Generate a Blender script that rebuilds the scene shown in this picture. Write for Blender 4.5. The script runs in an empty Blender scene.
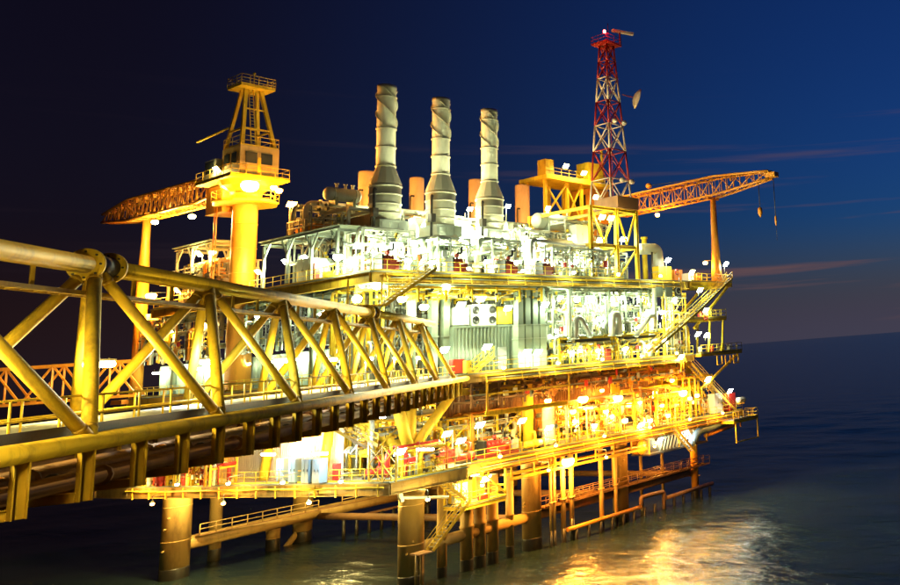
import bpy, math, random
from mathutils import Vector, Matrix
rnd = random.Random(7)
R = math.radians
sc = bpy.context.scene
col = sc.collection
V = Vector

# ------------------------------------------------------------------ camera
PPX, PPY, FPX, HC = 842.0, 201.0, 811.0, 20.0      # principal point, focal length (photo pixels), eye height above the sea
def _ray(px, py): return V((px - PPX, -(py - PPY), -FPX))
_eX = _ray(1300, 300.8).normalized()
_eZ = _ray(460, -4700).normalized(); _eZ = (_eZ - _eX * _eX.dot(_eZ)).normalized()
_eY = _eZ.cross(_eX)
CM = Matrix((_eX, _eY, _eZ))
cam = bpy.data.cameras.new('camera')
cam.sensor_width = 36.0; cam.lens = FPX / 900 * 36.0
cam.shift_x = (450 - PPX) / 900; cam.shift_y = (PPY - 292.5) / 900
cam.clip_start = 0.5; cam.clip_end = 200000
camo = bpy.data.objects.new('camera', cam); col.objects.link(camo)
camo.matrix_world = Matrix.Translation((0, 0, HC)) @ CM.to_4x4()
sc.camera = camo
def PX(px, py, x=None, y=None, z=None):            # photo pixel -> point on a known plane
    d = CM @ _ray(px, py)
    t = x / d.x if x is not None else (y / d.y if y is not None else (z - HC) / d.z)
    return V((0, 0, HC)) + d * t

# ------------------------------------------------------------------ world: dusk sky
w = bpy.data.worlds.new('World'); sc.world = w; w.use_nodes = True
nt = w.node_tree; nt.nodes.clear()
def N(t, tp, **k):
    n = t.nodes.new(tp)
    for a, b in k.items():
        if a in n.inputs.keys() if isinstance(a, str) else False: n.inputs[a].default_value = b
        else: setattr(n, a, b)
    return n
SUN_EL, SUN_ROT = -1.2, 92.0      # the sun is just under the horizon beyond the right edge of the view
out = N(nt, 'ShaderNodeOutputWorld'); bg = N(nt, 'ShaderNodeBackground')
sky = N(nt, 'ShaderNodeTexSky'); sky.sky_type = 'NISHITA'; sky.sun_disc = False
sky.sun_elevation = R(SUN_EL); sky.sun_rotation = R(SUN_ROT); sky.altitude = 20; sky.air_density = 1.0; sky.dust_density = 1.0; sky.ozone_density = 5.0
tc = N(nt, 'ShaderNodeTexCoord'); sep = N(nt, 'ShaderNodeSeparateXYZ'); nt.links.new(tc.outputs['Generated'], sep.inputs[0])
def vm(op, a, b):
    n = N(nt, 'ShaderNodeVectorMath', operation=op)
    for k, q in enumerate((a, b)):
        if isinstance(q, tuple): n.inputs[k].default_value = q
        else: nt.links.new(q, n.inputs[k])
    return n
def mrange(src, a, b, c, d, smooth=True):
    n = N(nt, 'ShaderNodeMapRange'); nt.links.new(src, n.inputs[0]); n.interpolation_type = 'SMOOTHSTEP' if smooth else 'LINEAR'
    for k, v in zip(('From Min', 'From Max', 'To Min', 'To Max'), (a, b, c, d)): n.inputs[k].default_value = v
    return n.outputs[0]
sunv = (math.sin(R(SUN_ROT)), math.cos(R(SUN_ROT)), 0.0)
hz = vm('MULTIPLY', tc.outputs['Generated'], (1, 1, 0)); hzn = N(nt, 'ShaderNodeVectorMath', operation='NORMALIZE'); nt.links.new(hz.outputs[0], hzn.inputs[0])
az = vm('DOT_PRODUCT', hzn.outputs[0], sunv).outputs['Value']          # 1 towards the afterglow, -1 away from it
tint = N(nt, 'ShaderNodeMixRGB'); nt.links.new(mrange(az, 0.25, 0.95, 0, 1), tint.inputs[0])
tint.inputs[1].default_value = (1.10, 0.27, 0.18, 1); tint.inputs[2].default_value = (0.75, 1.2, 1.28, 1)   # night side / afterglow side
base = N(nt, 'ShaderNodeMixRGB', blend_type='MULTIPLY'); base.inputs[0].default_value = 1; nt.links.new(sky.outputs[0], base.inputs[1]); nt.links.new(tint.outputs[0], base.inputs[2])
# haze bank lying on the horizon, mauve towards the afterglow
hb = mrange(sep.outputs['Z'], 0.0, 0.16, 1, 0); haz = N(nt, 'ShaderNodeMixRGB'); nt.links.new(mrange(az, 0.2, 0.95, 0, 1), haz.inputs[0])
haz.inputs[1].default_value = (0.055, 0.03, 0.04, 1); haz.inputs[2].default_value = (0.19, 0.175, 0.28, 1)
mixh = N(nt, 'ShaderNodeMixRGB'); nt.links.new(hb, mixh.inputs[0]); nt.links.new(base.outputs[0], mixh.inputs[1]); nt.links.new(haz.outputs[0], mixh.inputs[2])
# thin streaks of cloud: noise stretched along the horizon
mp = N(nt, 'ShaderNodeMapping'); mp.inputs['Scale'].default_value = (1.1, 1.1, 30.0); mp.inputs['Rotation'].default_value = (R(3), R(-7), 0); mp.inputs['Location'].default_value = (0.3, 0.2, 1.0)
nz = N(nt, 'ShaderNodeTexNoise'); nz.inputs['Scale'].default_value = 1.9; nz.inputs['Detail'].default_value = 6; nz.inputs['Roughness'].default_value = 0.55
nt.links.new(tc.outputs['Generated'], mp.inputs[0]); nt.links.new(mp.outputs[0], nz.inputs['Vector'])
cl = mrange(nz.outputs[0], 0.56, 0.74, 0, 1); bd = mrange(sep.outputs['Z'], 0.34, 0.06, 0, 1)
m1 = N(nt, 'ShaderNodeMath', operation='MULTIPLY'); nt.links.new(cl, m1.inputs[0]); nt.links.new(bd, m1.inputs[1])
m2 = N(nt, 'ShaderNodeMath', operation='MULTIPLY'); nt.links.new(m1.outputs[0], m2.inputs[0]); nt.links.new(mrange(az, 0.25, 0.9, 0.05, 1.0), m2.inputs[1])
mx = N(nt, 'ShaderNodeMixRGB'); nt.links.new(m2.outputs[0], mx.inputs[0]); nt.links.new(mixh.outputs[0], mx.inputs[1]); mx.inputs[2].default_value = (0.42, 0.24, 0.27, 1)
nt.links.new(mx.outputs[0], bg.inputs[0]); bg.inputs[1].default_value = 0.095
nt.links.new(bg.outputs[0], out.inputs[0])

sc.view_settings.view_transform = 'Standard'; sc.view_settings.look = 'None'
sc.view_settings.exposure = 1.55; sc.view_settings.gamma = 1.0; sc.view_settings.use_curve_mapping = False
sc.render.engine = 'CYCLES'
sc.cycles.use_denoising = True
sc.cycles.max_bounces = 5; sc.cycles.diffuse_bounces = 2; sc.cycles.glossy_bounces = 3
sc.cycles.sample_clamp_indirect = 6.0
sc.cycles.caustics_reflective = False; sc.cycles.caustics_refractive = False

# ------------------------------------------------------------------ materials
MT = {}
def mat(name, c, rough=0.5, metal=0.0, wear=0.25, wearc=None, scale=0.9, bump=0.15, streak=1.0, spec=0.5):
    m = bpy.data.materials.new(name); m.use_nodes = True; t = m.node_tree
    b = t.nodes['Principled BSDF']
    b.inputs['Roughness'].default_value = rough; b.inputs['Metallic'].default_value = metal; b.inputs['Specular IOR Level'].default_value = spec
    tcn = N(t, 'ShaderNodeTexCoord'); mpn = N(t, 'ShaderNodeMapping'); mpn.inputs['Scale'].default_value = (1, 1, 1 / (1 + 2.5 * streak))
    n1 = N(t, 'ShaderNodeTexNoise'); n1.inputs['Scale'].default_value = scale; n1.inputs['Detail'].default_value = 8; n1.inputs['Roughness'].default_value = 0.68
    t.links.new(tcn.outputs['Object'], mpn.inputs[0]); t.links.new(mpn.outputs[0], n1.inputs['Vector'])
    r = N(t, 'ShaderNodeValToRGB'); r.color_ramp.elements[0].position = 0.50; r.color_ramp.elements[1].position = 0.68
    t.links.new(n1.outputs[0], r.inputs[0])
    k = N(t, 'ShaderNodeMath', operation='MULTIPLY'); t.links.new(r.outputs[0], k.inputs[0]); k.inputs[1].default_value = wear
    x = N(t, 'ShaderNodeMixRGB'); t.links.new(k.outputs[0], x.inputs[0])
    x.inputs[1].default_value = (*c, 1); x.inputs[2].default_value = (*(wearc or tuple(v * 0.35 for v in c)), 1)
    t.links.new(x.outputs[0], b.inputs['Base Color'])
    n2 = N(t, 'ShaderNodeTexNoise'); n2.inputs['Scale'].default_value = 14; n2.inputs['Detail'].default_value = 4
    t.links.new(tcn.outputs['Object'], n2.inputs['Vector'])
    rr = N(t, 'ShaderNodeMapRange'); rr.inputs['To Min'].default_value = max(0.05, rough - 0.12); rr.inputs['To Max'].default_value = min(1, rough + 0.15)
    t.links.new(n2.outputs[0], rr.inputs[0]); t.links.new(rr.outputs[0], b.inputs['Roughness'])
    bu = N(t, 'ShaderNodeBump'); bu.inputs['Strength'].default_value = bump; bu.inputs['Distance'].default_value = 0.02
    t.links.new(n2.outputs[0], bu.inputs['Height']); t.links.new(bu.outputs[0], b.inputs['Normal'])
    MT[name] = m; return m
RUST = (0.14, 0.055, 0.02)
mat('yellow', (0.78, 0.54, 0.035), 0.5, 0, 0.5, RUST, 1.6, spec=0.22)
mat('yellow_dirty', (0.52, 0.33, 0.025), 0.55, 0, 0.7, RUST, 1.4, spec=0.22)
mat('orange', (0.74, 0.31, 0.03), 0.45, 0, 0.35, RUST)
mat('white', (0.56, 0.59, 0.50), 0.45, 0, 0.3, (0.30, 0.26, 0.18))
mat('cream', (0.56, 0.51, 0.36), 0.5, 0, 0.35, (0.28, 0.2, 0.1))
mat('galv', (0.34, 0.38, 0.32), 0.38, 0.45, 0.4, (0.2, 0.2, 0.16))
mat('greygreen', (0.25, 0.30, 0.23), 0.45, 0.1, 0.4, (0.16, 0.17, 0.12))
mat('ochre', (0.42, 0.31, 0.12), 0.6, 0, 0.6, (0.12, 0.07, 0.03), 1.2)
mat('girder', (0.40, 0.25, 0.05), 0.55, 0, 0.7, (0.13, 0.065, 0.02), 1.2)
mat('cabin', (0.15, 0.19, 0.145), 0.5, 0.1, 0.45, (0.07, 0.08, 0.06))
mat('grey', (0.30, 0.32, 0.31), 0.5, 0.1, 0.4, (0.12, 0.11, 0.09))
mat('darksteel', (0.055, 0.05, 0.042), 0.5, 0.2, 0.5, (0.10, 0.05, 0.02))
mat('brown', (0.24, 0.125, 0.05), 0.6, 0, 0.6, (0.10, 0.045, 0.018))
mat('leg', (0.42, 0.27, 0.08), 0.6, 0, 0.75, (0.13, 0.07, 0.025), 0.6)
mat('tide', (0.018, 0.016, 0.013), 0.35, 0, 0.4, (0.04, 0.045, 0.03))
mat('red', (0.55, 0.035, 0.025), 0.4, 0, 0.3, (0.2, 0.02, 0.02))
mat('darkred', (0.26, 0.03, 0.02), 0.45, 0, 0.3)
mat('blue', (0.16, 0.27, 0.38), 0.45, 0, 0.25, (0.08, 0.12, 0.16))
mat('stackcream', (0.76, 0.71, 0.52), 0.5, 0.1, 0.4, (0.24, 0.2, 0.12), 0.5)
mat('stackorange', (0.72, 0.47, 0.27), 0.55, 0, 0.4, (0.3, 0.14, 0.06), 0.5)
mat('grating', (0.20, 0.20, 0.16), 0.6, 0.3, 0.5, (0.10, 0.06, 0.03))
mat('deckplate', (0.20, 0.22, 0.16), 0.6, 0, 0.6, (0.10, 0.07, 0.04))
mat('towerred', (0.36, 0.02, 0.013), 0.45, 0, 0.3)
mat('towerwhite', (0.72, 0.66, 0.54), 0.45, 0, 0.3, (0.3, 0.2, 0.1))
mat('black', (0.015, 0.015, 0.014), 0.4, 0, 0.3, (0.03, 0.03, 0.03))
mat('glass', (0.03, 0.04, 0.045), 0.08, 0, 0.1, bump=0.0)
mat('cable', (0.03, 0.03, 0.03), 0.5, 0.3)
def emit(name, c, s):
    m = bpy.data.materials.new(name); m.use_nodes = True; t = m.node_tree; t.nodes.clear()
    o = N(t, 'ShaderNodeOutputMaterial'); e = N(t, 'ShaderNodeEmission')
    e.inputs[0].default_value = (*c, 1); e.inputs[1].default_value = s
    t.links.new(e.outputs[0], o.inputs[0]); MT[name] = m; m.cycles.emission_sampling = 'NONE'
CW = (0.88, 1.0, 0.64); CY = (1.0, 0.76, 0.24); CO = (1.0, 0.40, 0.05); CC = (0.95, 1.0, 0.92); CRD = (1.0, 0.05, 0.04)
emit('lens_white', CW, 40); emit('lens_yellow', CY, 40); emit('lens_orange', CO, 40); emit('lens_cool', CC, 40); emit('lens_red', CRD, 12)

# ------------------------------------------------------------------ mesh helpers
ORI = {}
def basis(d):
    d = d.normalized(); a = V((0, 0, 1)) if abs(d.z) < 0.95 else V((1, 0, 0))
    u = d.cross(a).normalized(); return u, u.cross(d).normalized()
class MB:
    def __init__(s): s.v = []; s.f = []; s.s = []
    def quad(s, pts, smooth=False):
        i = len(s.v); s.v += [V(p) for p in pts]; s.f.append(tuple(range(i, i + len(pts)))); s.s.append(smooth); return s
    def box(s, c, size, rz=0.0):
        c = V(c); hx, hy, hz = (a / 2 for a in size); i = len(s.v)
        ca, sa = math.cos(rz), math.sin(rz)
        for z in (-hz, hz):
            for x, y in ((-hx, -hy), (hx, -hy), (hx, hy), (-hx, hy)):
                s.v.append(c + V((x * ca - y * sa, x * sa + y * ca, z)))
        for f in ((3, 2, 1, 0), (4, 5, 6, 7), (0, 1, 5, 4), (1, 2, 6, 5), (2, 3, 7, 6), (3, 0, 4, 7)):
            s.f.append(tuple(i + k for k in f)); s.s.append(False)
        return s
    def bb(s, a, b):
        a = V(a); b = V(b); return s.box((a + b) / 2, tuple(abs(b[k] - a[k]) for k in range(3)))
    def bar(s, p0, p1, w, h):
        p0 = V(p0); p1 = V(p1); d = p1 - p0; u, n = basis(d); i = len(s.v)
        for p in (p0, p1):
            for a, b in ((-1, -1), (1, -1), (1, 1), (-1, 1)): s.v.append(p + u * (a * w / 2) + n * (b * h / 2))
        for f in ((3, 2, 1, 0), (4, 5, 6, 7), (0, 1, 5, 4), (1, 2, 6, 5), (2, 3, 7, 6), (3, 0, 4, 7)):
            s.f.append(tuple(i + k for k in f)); s.s.append(False)
        return s
    def ibeam(s, p0, p1, w, h, t=0.05):
        p0 = V(p0); p1 = V(p1); u, n = basis(p1 - p0)
        s.bar(p0 + n * (h / 2 - t / 2), p1 + n * (h / 2 - t / 2), w, t); s.bar(p0 - n * (h / 2 - t / 2), p1 - n * (h / 2 - t / 2), w, t)
        return s.bar(p0, p1, t, h - 2 * t)
    def path(s, pts, r, n=8, bend=None, cap=True):
        pts = [V(p) for p in pts]
        if bend and len(pts) > 2:
            q = [pts[0]]
            for k in range(1, len(pts) - 1):
                a, b, c = pts[k - 1], pts[k], pts[k + 1]
                da = (a - b); dc = (c - b); L = min(bend, da.length * 0.45, dc.length * 0.45)
                A = b + da.normalized() * L; C = b + dc.normalized() * L
                for t in (0, 0.25, 0.5, 0.75, 1): q.append((1 - t) ** 2 * A + 2 * t * (1 - t) * b + t * t * C)
            q.append(pts[-1]); pts = q
        rr = r if isinstance(r, (list, tuple)) else [r] * len(pts)
        i = len(s.v); u = None
        for k, p in enumerate(pts):
            d = (pts[min(k + 1, len(pts) - 1)] - pts[max(k - 1, 0)])
            d.normalize()
            if u is None: u, m = basis(d)
            else:
                u = u - d * u.dot(d)
                if u.length < 1e-5: u, m = basis(d)
                u.normalize(); m = u.cross(d).normalized()
            for j in range(n):
                a = 2 * math.pi * j / n; s.v.append(p + (u * math.cos(a) + m * math.sin(a)) * rr[k])
        for k in range(len(pts) - 1):
            for j in range(n):
                a = i + k * n + j; b = i + k * n + (j + 1) % n
                s.f.append((a, b, b + n, a + n)); s.s.append(True)
        if cap:
            s.f.append(tuple(i + j for j in reversed(range(n)))); s.s.append(False)
            e = i + (len(pts) - 1) * n; s.f.append(tuple(e + j for j in range(n))); s.s.append(False)
        return s
    def tube(s, p0, p1, r, n=8, r1=None): return s.path([p0, p1], [r, r if r1 is None else r1], n)
    def lathe(s, base, prof, n=20, axis=(0, 0, 1), smooth=True):
        base = V(base); ax = V(axis).normalized(); u, m = basis(ax); i = len(s.v)
        for r, z in prof:
            for j in range(n):
                a = 2 * math.pi * j / n; s.v.append(base + ax * z + (u * math.cos(a) + m * math.sin(a)) * r)
        for k in range(len(prof) - 1):
            for j in range(n):
                a = i + k * n + j; b = i + k * n + (j + 1) % n
                s.f.append((a, b, b + n, a + n)); s.s.append(smooth)
        s.f.append(tuple(i + j for j in reversed(range(n)))); s.s.append(False)
        e = i + (len(prof) - 1) * n; s.f.append(tuple(e + j for j in range(n))); s.s.append(False)
        return s
    def torus(s, c, Rr, r, axis=(0, 0, 1), n=12, m=6):
        c = V(c); u, q = basis(V(axis)); ax = V(axis).normalized(); i = len(s.v)
        for a in range(n):
            t = 2 * math.pi * a / n; d = u * math.cos(t) + q * math.sin(t)
            for b in range(m):
                p = 2 * math.pi * b / m; s.v.append(c + d * (Rr + r * math.cos(p)) + ax * (r * math.sin(p)))
        for a in range(n):
            for b in range(m):
                s.f.append((i + a * m + b, i + ((a + 1) % n) * m + b, i + ((a + 1) % n) * m + (b + 1) % m, i + a * m + (b + 1) % m)); s.s.append(True)
        return s
    def mesh(s, name, o):
        me = bpy.data.meshes.new(name); me.from_pydata([tuple(p - o) for p in s.v], [], s.f)
        me.polygons.foreach_set('use_smooth', s.s); me.update(); return me
    def build(s, name, m, parent):
        o = bpy.data.objects.new(name, s.mesh(name, ORI[parent.name])); col.objects.link(o)
        o.data.materials.append(MT[m]); o.parent = parent; ORI[o.name] = ORI[parent.name]; return o
    def one(s, name, m, label, cat, group=None, loc=None, kind=None):
        if loc is None:
            xs = [p.x for p in s.v]; ys = [p.y for p in s.v]; loc = ((min(xs) + max(xs)) / 2, (min(ys) + max(ys)) / 2, min(p.z for p in s.v))
        o = bpy.data.objects.new(name, s.mesh(name, V(loc))); col.objects.link(o); o.location = loc
        o.data.materials.append(MT[m]); ORI[o.name] = V(loc)
        if kind: o['kind'] = kind
        if label: o['label'] = label
        if cat: o['category'] = cat
        if group: o['group'] = group
        return o
def thing(name, label, cat, loc, group=None):
    o = bpy.data.objects.new(name, None); col.objects.link(o); o.location = loc; o.empty_display_size = 0.3
    o['label'] = label; o['category'] = cat
    if group: o['group'] = group
    ORI[o.name] = V(loc); return o
def dup(root, loc, rz=None, label=None, group=None):
    def cp(o, par):
        c = o.copy(); col.objects.link(c); c.parent = par
        for ch in o.children: cp(ch, c)
        return c
    r = cp(root, None); r.location = loc
    if rz is not None: r.rotation_euler = (0, 0, rz)
    if label: r['label'] = label
    if group: r['group'] = group
    return r
def piece(src, name, parent, offset):                # a shared-mesh copy of a piece
    o = bpy.data.objects.new(name, src.data); col.objects.link(o); o.parent = parent; o.location = offset; return o

def rail(parent, pts, h=1.1, m='yellow', step=1.5, rails=(1.0, 0.55), r=0.03, name='handrail', kick=True):
    mb = MB(); pts = [V(p) for p in pts]
    for a, b in zip(pts, pts[1:]):
        for f in rails: mb.tube(a + V((0, 0, h * f)), b + V((0, 0, h * f)), r, 6)
        if kick: mb.bar(a + V((0, 0, 0.08)), b + V((0, 0, 0.08)), 0.02, 0.14)
        k = max(1, round((b - a).length / step))
        for i in range(k + 1):
            p = a.lerp(b, i / k); mb.tube(p, p + V((0, 0, h)), r, 6)
    return mb.build(name, m, parent)

def stair(parent, p0, p1, width, side, m='yellow', tread_m='grating', hand=True):
    """flight between p0 (low) and p1 (high); side = horizontal unit vector across the flight"""
    p0 = V(p0); p1 = V(p1); sd = V(side)
    for k in (0, 1):
        MB().bar(p0 + sd * width * k, p1 + sd * width * k, 0.06, 0.28).build('stringer', m, parent)
    n = max(3, int(abs(p1.z - p0.z) / 0.24)); t = MB()
    for i in range(1, n):
        c = p0.lerp(p1, i / n) + sd * width / 2
        t.bar(c - sd * (width / 2 - 0.04), c + sd * (width / 2 - 0.04), 0.26, 0.04)
    t.build('stair_treads', tread_m, parent)
    if hand:
        for k in (0, 1):
            mb = MB(); a = p0 + sd * width * k; b = p1 + sd * width * k
            for h in (0.55, 1.0): mb.tube(a + V((0, 0, h)), b + V((0, 0, h)), 0.03, 6)
            for i in range(0, 5): q = a.lerp(b, i / 4); mb.tube(q, q + V((0, 0, 1.0)), 0.03, 6)
            mb.build('handrail', m, parent)

# ------------------------------------------------------------------ lamps (each one a thing with its own light)
LK = {'white': 0.43, 'yellow': 0.68, 'orange': 0.92, 'cool': 0.55, 'red': 1.0}
LN = {'white': CW, 'yellow': CY, 'orange': CO, 'cool': CC, 'red': CRD}
def lightobj(root, c, power, loc, rad):
    l = bpy.data.lights.new('lamp_light', 'POINT'); l.color = LN[c]; l.energy = power * LK[c]; l.shadow_soft_size = rad
    o = bpy.data.objects.new('lamp_light', l); col.objects.link(o); o.parent = root; o.location = loc; return o
LABEL = {}
def flood(p, c, power, label, group, pole=1.8, face=(0, -1, 0), size=0.95, rad=0.3, pm='galv'):
    """floodlight head on a short bent pole; p = lens centre"""
    p = V(p); f = V(face).normalized(); root = thing('floodlight', label, 'lamp', p - V((0, 0, pole)), group)
    b = p - f * 0.35
    MB().path([b - V((0, 0, pole)), b - V((0, 0, 0.05)), p - f * 0.2], 0.045, 6, 0.2).build('pole', pm, root)
    h = MB(); u = f.cross(V((0, 0, 1))).normalized(); tilt = (f - V((0, 0, 0.8))).normalized()
    up = u.cross(tilt).normalized()
    q = [p - tilt * 0.22 + u * a * size * 0.3 + up * d * size * 0.2 for a, d in ((-1, -1), (1, -1), (1, 1), (-1, 1))]
    g = [p + u * a * size * 0.5 + up * d * size * 0.36 for a, d in ((-1, -1), (1, -1), (1, 1), (-1, 1))]
    for k in range(4): h.quad([q[k], q[(k + 1) % 4], g[(k + 1) % 4], g[k]])
    h.quad(q[::-1]); h.build('lamp_housing', 'galv', root)
    L = MB(); e = [p + tilt * 0.015 + u * a * size * 0.48 + up * d * size * 0.34 for a, d in ((-1, -1), (1, -1), (1, 1), (-1, 1))]
    L.quad(e).quad(e[::-1]); L.build('lens', 'lens_' + c, root)
    lightobj(root, c, power, p + tilt * (rad + 0.1) - ORI[root.name], rad); return root
def tubelamp(p, c, power, label, group, d=(1, 0, 0), L=1.3, drop=0.6, rad=0.16):
    """fluorescent batten hanging on two rods"""
    p = V(p); d = V(d).normalized(); root = thing('batten_lamp', label, 'lamp', p, group)
    MB().bar(p - d * L / 2 + V((0, 0, 0.09)), p + d * L / 2 + V((0, 0, 0.09)), 0.22, 0.08).build('lamp_housing', 'white', root)
    rods = [p - d * L * 0.35, p + d * L * 0.35]
    for q in rods: MB().tube(q + V((0, 0, 0.12)), q + V((0, 0, 0.12 + drop)), 0.02, 6).build('hanger', 'galv', root)
    MB().tube(p - d * L * 0.48 - V((0, 0, 0.04)), p + d * L * 0.48 - V((0, 0, 0.04)), 0.11, 8).build('tube', 'lens_' + c, root)
    lightobj(root, c, power, V((0, 0, -rad - 0.16)), rad); return root
def globe(p, c, power, label, group, arm=(0, 0.4, 0.3), rad=0.2, k=1.0):
    """bulkhead well-glass lamp on a bracket"""
    p = V(p); root = thing('wellglass_lamp', label, 'lamp', p, group)
    a = V(arm); MB().path([p + V((0, 0, 0.2)), p + V((0, 0, 0.2 + a.z)), p + a + V((0, 0, 0.2))], 0.035, 6, 0.15).build('bracket', 'galv', root)
    MB().lathe(p + V((0, 0, 0.09 * k)), [(0.3 * k, 0), (0.27 * k, 0.06), (0.12, 0.14), (0.06, 0.2)], 12).build('lamp_cap', 'galv', root)
    MB().lathe(p, [(a * k, b * k) for a, b in ((0.10, -0.34), (0.24, -0.28), (0.33, -0.12), (0.33, 0.0), (0.24, 0.09))], 14).build('glass', 'lens_' + c, root)
    lightobj(root, c, power, V((0, 0, -0.36 * k - rad)), rad); return root

# ------------------------------------------------------------------ sea
import numpy as np
def make_sea():
    c = np.arange(-40, 200.1, 1.6)
    far = np.array([6, 14, 26, 44, 70, 110, 180, 300, 600, 1200, 3000, 9000, 30000, 90000.])
    ax = np.concatenate([c[0] - far[::-1], c, c[-1] + far])
    X, Y = np.meshgrid(ax, ax); n = len(ax)
    fade = np.clip(1 - (np.hypot(X - 70, Y - 80) - 110) / 80, 0, 1)
    Z = np.zeros_like(X); g = np.random.RandomState(3)
    for _ in range(26):
        L = g.uniform(4, 26); a = g.normal(0.5, 0.55); ph = g.uniform(0, 6.28)
        Z += 0.0024 * L ** 0.9 * np.sin((X * math.cos(a) + Y * math.sin(a)) * 6.283 / L + ph)
    Z *= fade; Z -= 0.05
    v = np.stack([X, Y, Z], -1).reshape(-1, 3)
    i = np.arange((n - 1) * (n - 1)); a = (i // (n - 1)) * n + i % (n - 1)
    f = np.stack([a, a + 1, a + n + 1, a + n], 1)
    me = bpy.data.meshes.new('sea'); me.from_pydata(v.tolist(), [], f.tolist())
    me.polygons.foreach_set('use_smooth', [True] * len(f)); me.update()
    m = bpy.data.materials.new('sea_water'); m.use_nodes = True; t = m.node_tree; b = t.nodes['Principled BSDF']
    b.inputs['Base Color'].default_value = (0.016, 0.036, 0.038, 1); b.inputs['Roughness'].default_value = 0.17; b.inputs['IOR'].default_value = 1.333
    tcn = N(t, 'ShaderNodeTexCoord'); mpn = N(t, 'ShaderNodeMapping'); mpn.inputs['Scale'].default_value = (1.0, 0.45, 1); mpn.inputs['Rotation'].default_value = (0, 0, R(35))
    n1 = N(t, 'ShaderNodeTexNoise'); n1.inputs['Scale'].default_value = 0.55; n1.inputs['Detail'].default_value = 7; n1.inputs['Roughness'].default_value = 0.6; n1.inputs['Distortion'].default_value = 0.6
    t.links.new(tcn.outputs['Object'], mpn.inputs[0]); t.links.new(mpn.outputs[0], n1.inputs['Vector'])
    n3 = N(t, 'ShaderNodeTexNoise'); n3.inputs['Scale'].default_value = 0.11; n3.inputs['Detail'].default_value = 6; n3.inputs['Roughness'].default_value = 0.55; n3.inputs['Distortion'].default_value = 0.4
    t.links.new(mpn.outputs[0], n3.inputs['Vector'])
    ad = N(t, 'ShaderNodeMath', operation='MULTIPLY_ADD'); t.links.new(n3.outputs[0], ad.inputs[0]); ad.inputs[1].default_value = 3.0; t.links.new(n1.outputs[0], ad.inputs[2])
    bu = N(t, 'ShaderNodeBump'); bu.inputs['Strength'].default_value = 0.6; bu.inputs['Distance'].default_value = 0.5
    t.links.new(ad.outputs[0], bu.inputs['Height']); t.links.new(bu.outputs[0], b.inputs['Normal'])
    # suspended matter and foam drifting in long patches
    n2 = N(t, 'ShaderNodeTexNoise'); n2.inputs['Scale'].default_value = 0.09; n2.inputs['Detail'].default_value = 6
    t.links.new(mpn.outputs[0], n2.inputs['Vector'])
    x = N(t, 'ShaderNodeMixRGB'); t.links.new(n2.outputs[0], x.inputs[0]); x.inputs[1].default_value = (0.009, 0.019, 0.021, 1); x.inputs[2].default_value = (0.026, 0.043, 0.043, 1)
    t.links.new(x.outputs[0], b.inputs['Base Color'])
    me.materials.append(m)
    o = bpy.data.objects.new('sea', me); col.objects.link(o); o['kind'] = 'structure'; o['label'] = 'dark calm sea round the platform legs'
make_sea()

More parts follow.
